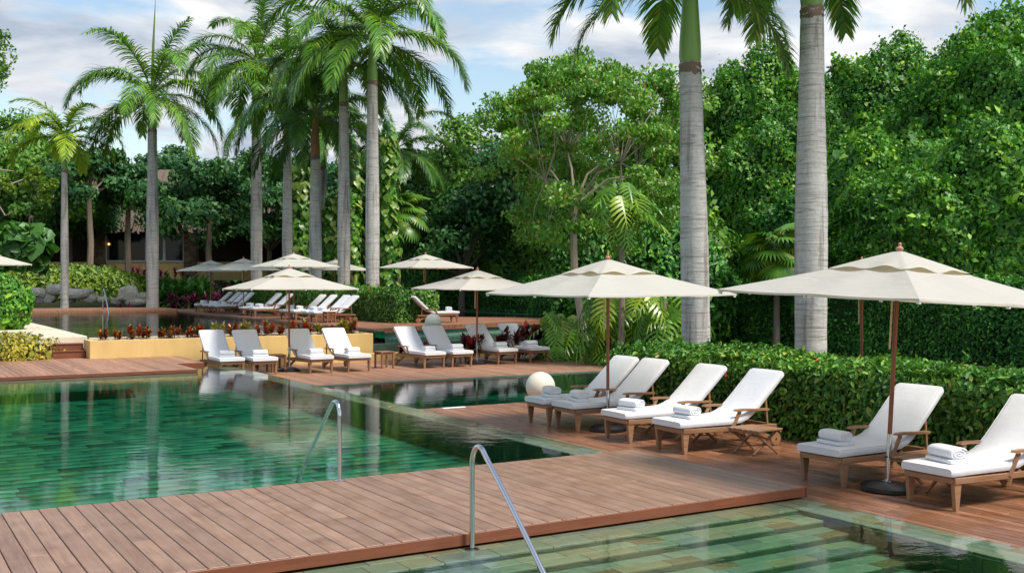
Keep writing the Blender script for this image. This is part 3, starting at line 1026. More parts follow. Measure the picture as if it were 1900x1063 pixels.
# ------------------------------------------------------------------ loungers
def cushion_mesh(w):
    """a mattress bent along its length, with rounded edges"""
    prof = []
    # centre line of the top surface
    pts = [(0.0, .415), (0.25, .417), (0.55, .415), (0.82, .412), (0.98, .425), (1.08, .458), (1.16, .505), (1.25, .575), (1.36, .672), (1.47, .772), (1.58, .872), (1.655, .945), (1.70, .985)]
    n = len(pts)
    th = .085
    cross = [(-1, .35), (-1, .72), (-.965, .93), (-.86, 1.0), (-.4, 1.03), (0, 1.04), (.4, 1.03), (.86, 1.0), (.965, .93), (1, .72), (1, .35), (.97, .06), (.9, 0), (-.9, 0), (-.97, .06)]
    m = len(cross)
    V, F = [], []
    for i, (x, z) in enumerate(pts):
        a = Vector(pts[min(i + 1, n - 1)]) - Vector(pts[max(i - 1, 0)])
        nx, nz = -a.y, a.x
        l = math.hypot(nx, nz)
        nx, nz = nx / l, nz / l
        e = 1.0 if 0 < i < n - 1 else 0.0
        for (s, t) in cross:
            tt = (t - 1) * th
            V.append((x + nx * tt, s * w / 2, z + nz * tt))
    for i in range(n - 1):
        for k in range(m):
            a, b = i * m + k, i * m + (k + 1) % m
            F.append((a, b, b + m, a + m))
    # rounded ends: an extra inset ring
    for end, sgn in ((0, -1), (n - 1, 1)):
        ring = list(range(end * m, end * m + m))
        d = Vector(pts[1]) - Vector(pts[0]) if end == 0 else Vector(pts[-1]) - Vector(pts[-2])
        d.normalize()
        cen = sum((Vector(V[r]) for r in ring), Vector()) / m
        new = []
        for r in ring:
            p = Vector(V[r])
            q = cen + (p - cen) * .86 if True else p
            q = Vector((p.x * .25 + q.x * .75, cen.y + (p.y - cen.y) * .97, q.z))
            q.x += d.x * .022 * sgn
            q.z += d.y * .022 * sgn
            new.append(len(V))
            V.append(tuple(q))
        for k in range(m):
            a, b = ring[k], ring[(k + 1) % m]
            c_, d_ = new[(k + 1) % m], new[k]
            F.append((b, a, d_, c_) if end == 0 else (a, b, c_, d_))
        F.append(tuple(new) if end == 0 else tuple(reversed(new)))
    me = bpy.data.meshes.new('cushion')
    me.from_pydata(V, [], F)
    me.update()
    me.polygons.foreach_set('use_smooth', [True] * len(me.polygons))
    me.set_sharp_from_angle(angle=R(50))
    return me


def make_lounger(wmat):
    W = .61
    h = W / 2
    t = thing('sun_lounger', 'lounger', 'lounger')
    # side rails and cross rails
    f = MB()
    for s in (-1, 1):
        f.beam((.03, s * (h - .02), .293), (1.62, s * (h - .02), .262), .034, .062, .005)
    f.beam((.03, -h + .03, .293), (.03, h - .03, .293), .034, .06, .005)
    f.beam((1.58, -h + .03, .262), (1.58, h - .03, .262), .034, .06, .005)
    fr = f.build('frame', wmat, t)
    for k in range(10):
        x = .12 + k * .098
        MB().box((x, -h + .036, .300), (x + .062, h - .036, .318), .004).build('slat', wmat, fr)
    # front legs: tapered, slightly raked
    for s in (-1, 1):
        l = MB()
        y = s * (h - .035)
        a = [(.025, y - .022, .30), (.135, y - .022, .30), (.135, y + .022, .30), (.025, y + .022, .30)]
        b = [(.055, y - .020, 0), (.095, y - .020, 0), (.095, y + .020, 0), (.055, y + .020, 0)]
        l.add(a + b, [(0, 1, 2, 3), (7, 6, 5, 4), (0, 4, 5, 1), (1, 5, 6, 2), (2, 6, 7, 3), (3, 7, 4, 0)])
        l.build('leg', wmat, t)
    # rear legs run back to the wheels
    for s in (-1, 1):
        y = s * (h - .055)
        MB().beam((1.20, y, .245), (1.60, y, .085), .03, .062, .005).build('rear_leg', wmat, t)
        wy = s * (h - .015)
        w = MB()
        prof = []
        path = []
        vs, fs = [], []
        n = 20
        rings = [(.012, -.019), (.055, -.019), (.086, -.016), (.092, -.008), (.092, .008), (.086, .016), (.055, .019), (.012, .019)]
        for (r, o_) in rings:
            for k in range(n):
                a = 2 * PI * k / n
                vs.append((1.60 + r * math.cos(a), wy + o_, .093 + r * math.sin(a)))
        for i in range(len(rings) - 1):
            for k in range(n):
                a, b = i * n + k, i * n + (k + 1) % n
                fs.append((a, b, b + n, a + n))
        fs += [tuple(range(n)), tuple(range((len(rings) - 1) * n, len(rings) * n))]
        w.add(vs, fs)
        wo = w.build('wheel', wmat, t, smooth=True)
        MB().tube([(1.60, wy - .024, .093), (1.60, wy + .024, .093)], .014, 10).build('hub', 'steel', wo)
    # backrest frame with slats and prop
    b = MB()
    for s in (-1, 1):
        b.beam((1.02, s * (h - .06), .33), (1.66, s * (h - .06), .895), .03, .05, .005)
    b.beam((1.655, -h + .07, .885), (1.655, h - .07, .885), .05, .03, .005)
    bf = b.build('backrest_frame', wmat, t)
    for k in range(8):
        u = .1 + k * .105
        x, z = 1.02 + .64 * u, .33 + .565 * u
        MB().beam((x, -h + .075, z + .012), (x, h - .075, z + .012), .045, .016, .003, up=(-.66, 0, .75)).build('slat', wmat, bf)
    for s in (-1, 1):
        MB().beam((1.43, s * (h - .025), .70), (1.47, s * (h - .025), .27), .022, .03, .003).build('prop', wmat, t)
    # arm rests
    for s in (-1, 1):
        ar = MB()
        y = s * (h + .012)
        prof = [(.86, .505), (.88, .527), (1.0, .532), (1.2, .522), (1.43, .515), (1.45, .50), (1.43, .488), (1.2, .494), (1.0, .503), (.89, .50)]
        n = len(prof)
        ar.add([(x, y - .032, z) for x, z in prof] + [(x, y + .032, z) for x, z in prof],
               [tuple(range(n)), tuple(reversed(range(n, 2 * n)))] + [(i, n + i, n + (i + 1) % n, (i + 1) % n) for i in range(n)])
        ao = ar.build('armrest', wmat, t)
        MB().beam((.96, y - s * .004, .50), (.83, y - s * .02, .27), .024, .05, .004).build('arm_post', wmat, ao)
    cu = obj('cushion', cushion_mesh(W), 'cushion', t)
    # piping along both long top edges
    ctr = [(0.0, .415), (0.25, .417), (0.55, .415), (0.82, .412), (0.98, .425), (1.08, .458), (1.16, .505), (1.25, .575), (1.36, .672), (1.47, .772), (1.58, .872), (1.655, .945), (1.70, .985)]
    pp = MB()
    for s in (-1, 1):
        pp.tube([(x, s * h * .972, z - .006) for x, z in ctr], .0045, 5)
    pp.tube([(-.018, -h * .95, .395), (-.018, h * .95, .395)], .0045, 5)
    pp.build('piping', 'cushion', cu)
    return t


proto_l = make_lounger('teak')
proto_r = make_lounger('teak_red')


def towel_mesh(kind):
    """kind 0: thick roll on a folded towel; 1: flat folded pile"""
    mb = MB()

    def pad(x0, x1, y0, y1, z0, z1, r, n=6):
        # rounded loaf: cross section in x-z, length along y
        prof = []
        hx, hz = (x1 - x0) / 2, (z1 - z0) / 2
        cx_, cz_ = (x0 + x1) / 2, (z0 + z1) / 2
        m = 20
        for k in range(m):
            a = 2 * PI * k / m
            c, s = math.cos(a), math.sin(a)
            e = r
            prof.append((cx_ + hx * math.copysign(abs(c) ** e, c), cz_ + hz * math.copysign(abs(s) ** e, s)))
        vs, fs = [], []
        ls = [y0, y0 + .012, y0 + .03, (y0 + y1) / 2, y1 - .03, y1 - .012, y1]
        sc_ = [.88, .97, 1.0, 1.015, 1.0, .97, .88]
        for y, k_ in zip(ls, sc_):
            for (x, z) in prof:
                vs.append((cx_ + (x - cx_) * k_, y, cz_ + (z - cz_) * k_))
        for i in range(len(ls) - 1):
            for k in range(m):
                a, b = i * m + k, i * m + (k + 1) % m
                fs.append((a, a + m, b + m, b))
        fs.append(tuple(range(m)))
        fs.append(tuple(reversed(range((len(ls) - 1) * m, len(ls) * m))))
        mb.add(vs, fs)
    if kind == 0:
        pad(-.115, .115, -.165, .165, 0.0, .042, .45)
        pad(-.10, .10, -.155, .155, .036, .142, .72)
        # the spiral of the roll shows at both ends
        for y in (-.156, .156):
            path = []
            for k in range(34):
                a = k * .42
                r = .006 + .0029 * k
                path.append((min(1, 1) * r * math.cos(a) * .90, y, .089 + r * math.sin(a) * .46))
            mb.tube(path, .0055, 5)
    else:
        pad(-.105, .105, -.15, .15, 0.0, .036, .42)
        pad(-.102, .102, -.148, .148, .034, .072, .45)
        pad(-.10, .10, -.146, .146, .070, .112, .5)
    me = mb.mesh('towel', True)
    me.materials.append(MAT['towel'])
    return me


TW = [towel_mesh(0), towel_mesh(1)]


def place_lounger(first, proto, loc, rz, label, group, tlabel, scale=1.0, kind=0, tpos=.33, tgroup='rolled towels on the loungers'):
    o = proto if first else copy_tree(proto)
    o.location = loc
    o.rotation_euler = (0, 0, rz)
    o.scale = (scale,) * 3
    tag(o, label, 'lounger', group)
    c, s = math.cos(rz), math.sin(rz)
    tx = (tpos + random.uniform(-.05, .06)) * scale
    dy = random.uniform(-.03, .03)
    tw = obj('towel', TW[kind], None, None, (loc[0] + c * tx - s * dy, loc[1] + s * tx + c * dy, loc[2] + .419 * scale), (0, 0, rz + random.uniform(-.3, .3)), scale * random.uniform(1.05, 1.15))
    tag(tw, tlabel, 'towel', tgroup)
    return o


near = [(14.00, 'white teak lounger beside the ball lamp at the overflow pool'), (13.28, 'white teak lounger second from the ball lamp, umbrella pole in front'),
        (11.98, 'white teak lounger third from the ball lamp, behind the black umbrella base'), (10.88, 'white teak lounger beside the crossed-leg folding table'),
        (8.27, 'white teak lounger behind the nearest umbrella pole'), (6.91, 'white teak lounger cut by the picture edge, nearest the camera')]
tl = ['rolled white towel on the lounger beside the ball lamp', 'rolled white towel on the second lounger from the ball lamp', 'rolled white towel on the lounger behind the umbrella base',
      'rolled white towel on the lounger beside the folding table', 'rolled white towel on the lounger behind the nearest umbrella pole', 'rolled white towel on the nearest, cut-off lounger']
for i, (y, lb) in enumerate(near):
    place_lounger(i == 0, proto_l, (8.87 + (.03 if i % 2 else 0), y, ZR), random.uniform(-.035, .035), lb, 'loungers on the near deck', tl[i], 1.0 if i < 4 else 1.0)

mid = [(8.07, 27.15, 'first white lounger of the yellow-wall row, legs hidden by the pool edge'), (8.83, 26.83, 'second white lounger of the yellow-wall row, left of the umbrella'),
       (10.29, 26.66, 'white lounger just past the umbrella by the yellow wall'), (11.33, 26.6, 'last white lounger against the yellow wall, next to the square stool'),
       (13.55, 26.55, 'white lounger just past the lone square stool'), (14.43, 26.58, 'white lounger left of the umbrella pole by the red crotons'),
       (16.03, 26.78, 'white lounger behind the umbrella pole by the red crotons'), (17.17, 26.85, 'end lounger of the middle deck beside the philodendrons')]
tm = ['towel on the first lounger of the yellow-wall row', 'towel on the second lounger of the yellow-wall row', 'towel on the lounger just past the yellow-wall umbrella', 'towel on the last lounger against the yellow wall',
      'flat folded towel on the lounger past the lone stool', 'towel on the lounger left of the croton-side umbrella', 'towel on the lounger behind the croton-side umbrella', 'towel on the end lounger beside the philodendrons']
for i, (x, y, lb) in enumerate(mid):
    place_lounger(False, proto_l, (x, y, ZM), R(90) + random.uniform(-.03, .03), lb, 'loungers on the middle deck', tm[i], 1.1, 1 if i == 4 else 0, .42)

upy = [55.2, 53.7, 52.7, 51.6, 47.6, 46.1, 42.15, 40.95, 39.55, 38.75]
upn = ['farthest lounger of the upper terrace row', 'second farthest lounger of the upper terrace row', 'third farthest lounger of the upper terrace row', 'fourth farthest lounger of the upper terrace row, by an umbrella pole',
       'farther of the two loungers set apart in the upper row', 'nearer of the two loungers set apart in the upper row', 'farthest of the four upper loungers by the hedge end',
       'second of the four upper loungers by the hedge end', 'third of the four upper loungers by the hedge end', 'nearest upper terrace lounger, wheel showing at the hedge end']
for i, (y, nm) in enumerate(zip(upy, upn)):
    place_lounger(i == 0, proto_r, (14.55, y, ZU), random.uniform(-.02, .02), 'white ' + nm, 'loungers on the upper terrace', 'towel on the ' + nm, 1.02, 0, .36)
for i, (x, y, nm) in enumerate([(19.35, 36.2, 'back-turned lounger showing its wooden back beyond the hedge'), (19.0, 37.5, 'back-turned lounger half hidden by the hedge end')]):
    place_lounger(False, proto_r, (x, y, ZU), R(180) - .1, 'white ' + nm, 'back-turned loungers', 'towel on the ' + nm, 1.02, 0, .30)


# ------------------------------------------------------------------ umbrellas
def canopy_mesh(a, zr, zt, sag=.05, n=14, flap=True):
    """square canopy: eight panels between ribs, hanging slightly between them"""
    V, F = [], []
    m = 48
    rings = np.linspace(0.10, 1.0, n)
    for t in rings:
        for k in range(m):
            # walk round the square
            u = k / m * 4
            side, s = int(u), u - int(u)
            cs = [(-1, -1), (1, -1), (1, 1), (-1, 1)]
            p, q = cs[side], cs[(side + 1) % 4]
            x, y = p[0] + (q[0] - p[0]) * s, p[1] + (q[1] - p[1]) * s
            dip = math.sin(PI * ((s * 2) % 1.0)) if 0 < s < 1 else 0
            z = zt + (zr - zt) * (t ** 0.90)
            z -= sag * dip * t * (1.15 - t) * 1.6
            edge = 1 - .018 * dip * t
            # the mid rib is pulled in a little
            V.append((x * a * t * edge, y * a * t * edge, z))
    for i in range(n - 1):
        for k in range(m):
            A, B = i * m + k, i * m + (k + 1) % m
            F.append((A, B, B + m, A + m))
    # short valance turned down at the rim
    o = (n - 1) * m
    base = len(V)
    for k in range(m):
        x, y, z = V[o + k]
        V.append((x * 1.004, y * 1.004, z - .022))
    for k in range(m):
        F.append((o + k, o + (k + 1) % m, base + (k + 1) % m, base + k))
    me = bpy.data.meshes.new('canopy')
    me.from_pydata(V, [], F)
    me.update()
    me.polygons.foreach_set('use_smooth', [True] * len(me.polygons))
    me.set_sharp_from_angle(angle=R(22))
    me.materials.append(MAT['canopy'])
    return me


def vent_mesh(a, zr, zt):
    V, F = [], []
    m, n = 64, 7
    for i in range(n):
        t = i / (n - 1)
        for k in range(m):
            u = k / m * 4
            side, s = int(u), u - int(u)
            cs = [(-1, -1), (1, -1), (1, 1), (-1, 1)]
            p, q = cs[side], cs[(side + 1) % 4]
            x, y = p[0] + (q[0] - p[0]) * s, p[1] + (q[1] - p[1]) * s
            tt = .06 + .94 * t
            wv = math.sin(PI * ((s * 2) % 1.0))
            z = zt + (zr - zt) * tt + .016 * (math.cos(s * 4 * PI) * -1) * t ** 2 + .010 * math.sin(u * 7.0 + 1) * t ** 2
            V.append((x * a * tt * (1 - .03 * wv * t), y * a * tt * (1 - .03 * wv * t), z))
    for i in range(n - 1):
        for k in range(m):
            A, B = i * m + k, i * m + (k + 1) % m
            F.append((A, B, B + m, A + m))
    me = bpy.data.meshes.new('vent')
    me.from_pydata(V, [], F)
    me.update()
    me.polygons.foreach_set('use_smooth', [True] * len(me.polygons))
    me.materials.append(MAT['canopy'])
    return me


def make_umbrella():
    t = thing('umbrella', 'umbrella', 'umbrella')
    a, zr, zt = 1.31, 2.025, 2.50
    MB().lathe([(.26, 0), (.272, .012), (.272, .05), (.25, .062), (.235, .075), (.15, .095), (.06, .10), (.05, .11)], 32).build('base', 'black', t, True)
    MB().lathe([(.026, .09), (.026, .60)], 14).lathe([(.055, .100), (.055, .112), (.032, .115), (.032, .125)], 14).build('sleeve', 'steel', t, True)
    kn = MB().tube([(.02, 0, .36), (-.05, 0, .36)], .012, 8).build('knob', 'black', t)
    MB().lathe([(.024, .55), (.024, 2.52)], 12).build('pole', 'pole_wood', t, True)
    MB().lathe([(.02, 2.50), (.030, 2.52), (.040, 2.538), (.040, 2.552), (.022, 2.568), (.013, 2.578), (.018, 2.588), (.018, 2.598), (.006, 2.612)], 14).build('finial', 'finial', t, True)
    cn = obj('canopy', canopy_mesh(a, zr, zt), None, t)
    obj('vent', vent_mesh(.50, 2.325, 2.53), None, cn)
    MB().lathe([(.05, 2.36), (.055, 2.37), (.055, 2.43), (.05, 2.44)], 12).build('hub', 'pole_wood', t)
    MB().lathe([(.045, 2.02), (.05, 2.03), (.05, 2.09), (.045, 2.10)], 12).build('runner', 'pole_wood', t)
    cs = [(-1, -1), (0, -1), (1, -1), (1, 0), (1, 1), (0, 1), (-1, 1), (-1, 0)]
    for (x, y) in cs:
        L = a * .985
        rb = MB().beam((x * .05, y * .05, 2.415), (x * L, y * L, zr - .02), .016, .026, .003).build('rib', 'pole_wood', t)
        MB().beam((x * .04, y * .04, 2.06), (x * a * .50, y * a * .50, 2.415 - (2.415 - zr + .02) * .50 - .02), .014, .02, .003).build('strut', 'pole_wood', rb)
        MB().box((-.018, -.018, -.03), (.018, .018, .012), .006, Matrix.Translation((x * a * .985, y * a * .985, zr - .022))).build('rib_cap', 'white_plastic', rb)
    # rope tied in a chain along the pole
    rp = MB()
    for k in range(9):
        z = 2.02 - k * .062
        for s in (-1, 1):
            rp.tube([(-.06 + s * .004, .01, z + .034), (-.06 + s * .018, .01 + s * .006, z), (-.06 + s * .004, .01, z - .034)], .0065, 5)
    rp.tube([(-.024, 0, 2.07), (-.05, .006, 2.06), (-.06, .01, 2.03)], .006, 5)
    rp.build('rope', 'rope', t)
    return t


proto_u = make_umbrella()
umb = [((9.23, 7.67, ZR), 1.0, (R(1.5), R(2.6), 0), 'nearest cream parasol, cut by the picture edge, between two near loungers'),
       ((9.42, 12.88, ZR), 1.0, (R(.3), R(-.2), R(1)), 'cream parasol over the four near loungers, before the philodendrons'),
       ((9.78, 27.75, ZM), 1.09, (R(-.4), R(.3), R(-2)), 'cream parasol over the loungers at the yellow wall'),
       ((15.3, 27.35, ZM), 1.08, (R(.3), R(.4), R(2)), 'cream parasol over the loungers by the red crotons'),
       ((18.75, 37.6, ZU), 1.03, (0, R(.2), R(4)), 'cream parasol over the back-turned loungers beyond the hedge'),
       ((15.05, 54.3, ZU), 1.03, (0, R(.3), R(3)), 'farthest cream parasol of the upper terrace row, before the yellow house wall'),
       ((15.0, 48.7, ZU), 1.03, (R(.4), 0, R(-2)), 'second farthest cream parasol of the upper terrace row'),
       ((15.0, 42.0, ZU), 1.06, (R(-.3), R(.2), R(2)), 'nearest cream parasol of the upper terrace row, in front of the palm row'),
       ((21.2, 53.0, ZU), 1.06, (0, R(.2), R(6)), 'cream parasol half hidden behind the palm trunks past the hedge'),
       ((3.9, 44.3, .63), 1.06, (0, 0, R(3)), 'lower cream parasol cut off above the round bush on the terrace'),
       ((3.2, 45.6, .63), 1.12, (0, 0, R(-3)), 'higher cream parasol cut off above the round bush on the terrace'),
       ((14.3, 12.4, ZR), 1.0, (0, 0, R(2)), 'parasol behind the near hedge, mostly hidden by the nearest parasol')]
for i, (loc, s, rot, lb) in enumerate(umb):
    o = proto_u if i == 0 else copy_tree(proto_u)
    o.location, o.rotation_euler, o.scale = loc, rot, (s, s, s)
    tag(o, lb, 'umbrella', 'cream parasols')


# ------------------------------------------------------------------ small furniture
def folding_table(loc, rz, label, h=.33):
    t = thing('folding_table', label, 'table', loc, rz, 'folding tables on the near deck')
    w, d = .235, .22
    for k in range(6):
        y = -d + k * (2 * d / 5)
        MB().box((-w, y - .036, h - .022), (w, y + .036, h), .004).build('slat', 'teak', t)
    for s in (-1, 1):
        MB().box((s * (w - .03) - .018, -d - .03, h - .05), (s * (w - .03) + .018, d + .03, h - .0225), .004).build('rail', 'teak', t)
    for s in (-1, 1):
        y = s * (d - .03)
        MB().beam((-w + .02, y, h - .04), (w - .02, y, 0.012), .026, .034, .004).build('leg', 'teak', t)
        MB().beam((w - .02, y - s * .03, h - .04), (-w + .02, y - s * .03, 0.012), .026, .034, .004).build('leg', 'teak', t)
    return t


folding_table((9.80, 10.22, ZR), R(6), 'folding teak table with crossed legs standing free before the hedge')
folding_table((9.85, 11.43, ZR), R(2), 'folding table tucked between the third and fourth near loungers')
folding_table((9.95, 12.55, ZR), R(-2), 'folding table tucked behind the umbrella base')
folding_table((9.66, 7.52, ZR), R(3), 'folding slatted table behind the nearest umbrella pole')


def stool(loc, rz, label, s=1.0, grp='square stools on the middle deck'):
    t = thing('side_table', label, 'table', loc, rz, grp, s)
    w, h = .20, .42
    for k in range(4):
        y = -w + .05 + k * .1
        MB().box((-w, y - .047, h - .025), (w, y + .047, h), .004).build('slat', 'teak_red', t)
    for s_ in (-1, 1):
        MB().box((-w + .02, s_ * (w - .04) - .012, h - .085), (w - .02, s_ * (w - .04) + .012, h - .0255), .003).build('apron', 'teak_red', t)
        for r in (-1, 1):
            MB().box((r * (w - .04) - .022, s_ * (w - .025) - .022, 0), (r * (w - .04) + .022, s_ * (w - .025) + .022, h - .0255), .004).build('leg', 'teak_red', t)
    return t


stool((12.42, 27.45, ZM), R(4), 'square wooden stool standing alone between two lounger pairs', 1.1)
stool((9.42, 27.75, ZM), R(2), 'square wooden stool behind the umbrella base at the yellow wall', 1.1)
stool((15.2, 28.0, ZM), R(-3), 'square wooden stool behind the umbrella pole by the crotons', 1.1)
stool((15.0, 38.1, ZU), R(3), 'square wooden stool in front of the nearest upper terrace lounger', 1.0, 'stools on the upper terrace')


def ball_lamp(loc, r, label, stand=None):
    t = thing('ball_lamp', label, 'lamp', loc)
    prof = [(r * math.sin(PI * k / 24) + 1e-4, r - r * math.cos(PI * k / 24)) for k in range(25)]
    z0 = stand or 0.0
    MB().lathe([(a, b + z0) for a, b in prof], 40).build('globe', 'lamp', t, True)
    MB().lathe([(.09, 0), (.09, z0 + .02)], 16).build('stand', 'dark_stone' if stand else 'lamp', t)
    return t


ball_lamp((10.62, 16.60, ZR), .27, 'large cream ball lamp at the overflow pool by the first near lounger', .01)
ball_lamp((16.55, 32.6, -.4), .28, 'cream ball lamp in the terrace pool before the clipped hedge', .90)


def rail(name, label, base, path, r=.021):
    t = thing(name, label, 'handrail', base, 0, 'steel pool handrails')
    # smooth path through control points
    P = [Vector(p) for p in path]
    Q = []
    for i in range(len(P) - 1):
        p0, p1, p2, p3 = P[max(i - 1, 0)], P[i], P[i + 1], P[min(i + 2, len(P) - 1)]
        for k in range(8):
            u = k / 8
            Q.append(.5 * ((2 * p1) + (-p0 + p2) * u + (2 * p0 - 5 * p1 + 4 * p2 - p3) * u * u + (-p0 + 3 * p1 - 3 * p2 + p3) * u ** 3))
    Q.append(P[-1])
    MB().tube(Q, r, 14).build('tube', 'steel', t, True)
    MB().lathe([(.062, 0), (.062, .008), (.03, .016), (.025, .016)], 20).build('flange', 'steel', t, True)
    return t


rail('handrail', 'steel handrail dropping from the walkway into the large pool', (4.22, 10.44, ZB),
     [(0, 0, 0), (0, 0, .25), (0, 0, .55), (0, .005, .70), (0, .06, .79), (0, .16, .79), (0, .26, .72), (0, .5, .50), (0, 1.0, .03), (0, 1.45, -.40)])
rail('handrail', 'steel handrail rising from the ledge of the nearest pool steps', (4.22, 7.62, -.016),
     [(0, 0, 0), (0, 0, .3), (0, 0, .62), (0, -.006, .74), (0, -.06, .83), (0, -.15, .84), (0, -.25, .76), (0, -.6, .47), (0, -1.2, -.06), (0, -1.5, -.33)])
rail('handrail', 'small distant steel handrail at the upper pool walkway', (10.6, 58.15, .70),
     [(0, 0, 0), (0, 0, .4), (0, 0, .85), (0, -.05, 1.0), (0, -.2, 1.05), (0, -.4, .95), (0, -1.0, .4), (0, -1.6, -.3)], .03)
# little things on and in the water
sk_ = tag(MB().box((-.13, -.17, 0), (.13, .17, .012), .004).build('drain_cover', 'white_plastic', None), 'pale square drain cover on the floor of the large pool', 'drain cover')
sk_.location = (2.95, 12.55, -.435)
lf = tag(obj('fallen_leaf', np_mesh('fallen_leaf', *leaf_hex(np.array([[0., 0, 0]]), np.array([[1., 0.3, 0]]), np.array([[0, 0, 1.]]), .13, .07)), leafmat('fallen_leaf_yellow', [(0, (.7, .33, .02)), (1, (.7, .33, .02))])), 'yellow fallen leaf on the edge of the large pool', 'leaf')
lf.location = (7.75, 16.85, .006)
dp = tag(MB().box((-.22, -.045, 0), (.22, .045, .016), .005).build('deck_plate', 'white_plastic'), 'thin white plate on the deck edge near the ball lamp', 'plate')
dp.location = (8.8, 16.55, ZR + .002)


# ------------------------------------------------------------------ plants
def wall_leaves(n, box, sides, size, jitter, seed, up=.5, wave=None, amp=.1):
    """leaf positions over the faces of a clipped hedge; box = x0,x1,y0,y1,z0,z1; sides = subset of 'tlrfb'"""
    g = np.random.default_rng(seed)
    x0, x1, y0, y1, z0, z1 = box
    area = {'t': (x1 - x0) * (y1 - y0), 'l': (y1 - y0) * (z1 - z0), 'r': (y1 - y0) * (z1 - z0), 'f': (x1 - x0) * (z1 - z0), 'b': (x1 - x0) * (z1 - z0)}
    tot = sum(area[s] for s in sides)
    Ps, Ns = [], []
    for s in sides:
        k = int(n * area[s] / tot)
        u, v = g.random(k), g.random(k)
        if s == 't':
            p = np.stack([x0 + u * (x1 - x0), y0 + v * (y1 - y0), np.full(k, z1)], 1); nn = (0, 0, 1)
        elif s in 'lr':
            p = np.stack([np.full(k, x0 if s == 'l' else x1), y0 + u * (y1 - y0), z0 + v * (z1 - z0)], 1); nn = (-1 if s == 'l' else 1, 0, 0)
        else:
            p = np.stack([x0 + u * (x1 - x0), np.full(k, y0 if s == 'f' else y1), z0 + v * (z1 - z0)], 1); nn = (0, -1 if s == 'f' else 1, 0)
        Ps.append(p); Ns.append(np.tile(nn, (k, 1)).astype(float))
    P, Nn = np.concatenate(Ps), np.concatenate(Ns)
    # round the top edges
    c = np.array([(x0 + x1) / 2, (y0 + y1) / 2, (z0 + z1) / 2])
    w = Wave(1.6, 10, seed)
    d = w(P) * amp + g.normal(size=len(P)) * jitter
    edge = np.minimum(np.abs(P[:, 2] - z1), .3)
    P = P + Nn * d[:, None]
    ht = (P[:, 2] - z0) / max(z1 - z0, .01)
    P[:, 0] += (c[0] - P[:, 0]) * np.clip(ht - .8, 0, 1) ** 2 * 1.6
    P[:, 1] += np.where(np.abs(P[:, 1] - c[1]) > (y1 - y0) / 2 - .4, (c[1] - P[:, 1]) / ((y1 - y0) / 2) * np.clip(ht - .8, 0, 1) * .6, 0)
    N2 = unit(Nn + np.array([0, 0, up]) + g.normal(size=P.shape) * .55)
    T = unit(np.cross(N2, rnd_dirs(len(P), g)) + np.array([0, 0, -.25]))
    return P, T, N2


def hedge(name, label, box, n, size, mat, seed, sides='tlf', amp=.08, flowers=0, jitter=.04, hexleaf=True, fl_mat='red_flower', cat='hedge'):
    t = thing(name, label, cat, ((box[0] + box[1]) / 2, (box[2] + box[3]) / 2, box[4]))
    o = np.array(t.location)
    P, T, N = wall_leaves(n, box, sides, size, jitter, seed, amp=amp)
    g = np.random.default_rng(seed + 1)
    thin = Wave(2.2, 10, seed + 9)(P)
    ht = (P[:, 2] - box[4]) / (box[5] - box[4])
    keep = g.random(len(P)) < np.clip(.55 + ht * 1.1 + .25 * thin, .15, 1)
    P, T, N = P[keep], T[keep], N[keep]
    tops = np.where(P[:, 2] > box[5] - .12)[0]
    ns = int(len(P) * .007)
    q = g.choice(tops, ns)
    m_ = 9
    ax = unit(np.array([0, 0, 1.0]) + g.normal(size=(ns, 3)) * .5)
    SP = (P[q][:, None, :] + ax[:, None, :] * g.uniform(.4, 1.8, (ns, 1, 1)) * size * np.linspace(.2, 1, m_)[None, :, None] + g.normal(size=(ns, m_, 3)) * size * .25).reshape(-1, 3)
    SN = unit(np.array([0, 0, .8]) + g.normal(size=SP.shape) * .6)
    P = np.concatenate([P, SP]); N = np.concatenate([N, SN]); T = np.concatenate([T, unit(np.repeat(ax, m_, 0) * .6 + g.normal(size=SP.shape) * .8)])
    L = size * np.exp(g.normal(size=len(P)) * .25)
    fn = leaf_hex if hexleaf else leaf_quads
    V, F = fn(P - o, T, N, L, L * .48)
    obj('foliage', np_mesh('foliage', V, F), mat, t)['kind'] = 'stuff'
    # stray shoots above the clipped top
    # inner body so that light does not pour through
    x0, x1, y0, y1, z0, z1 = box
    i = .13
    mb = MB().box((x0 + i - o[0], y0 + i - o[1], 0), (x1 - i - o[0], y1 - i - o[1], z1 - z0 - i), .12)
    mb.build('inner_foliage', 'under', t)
    if flowers:
        k = np.random.default_rng(seed + 2)
        idx = k.choice(len(P), flowers, replace=False)
        FP, FT, FN, FL = [], [], [], []
        for q in idx:
            c = P[q] + N[q] * .03 - o
            for _ in range(14):
                FP.append(c + k.normal(size=3) * .022); FT.append(k.normal(size=3)); FN.append(N[q] + k.normal(size=3) * .6); FL.append(k.uniform(.03, .05))
        V, F = leaf_quads(np.array(FP), np.array(FT), np.array(FN), np.array(FL), np.array(FL) * .8)
        obj('flowers', np_mesh('flowers', V, F), fl_mat, t)['kind'] = 'stuff'
    return t


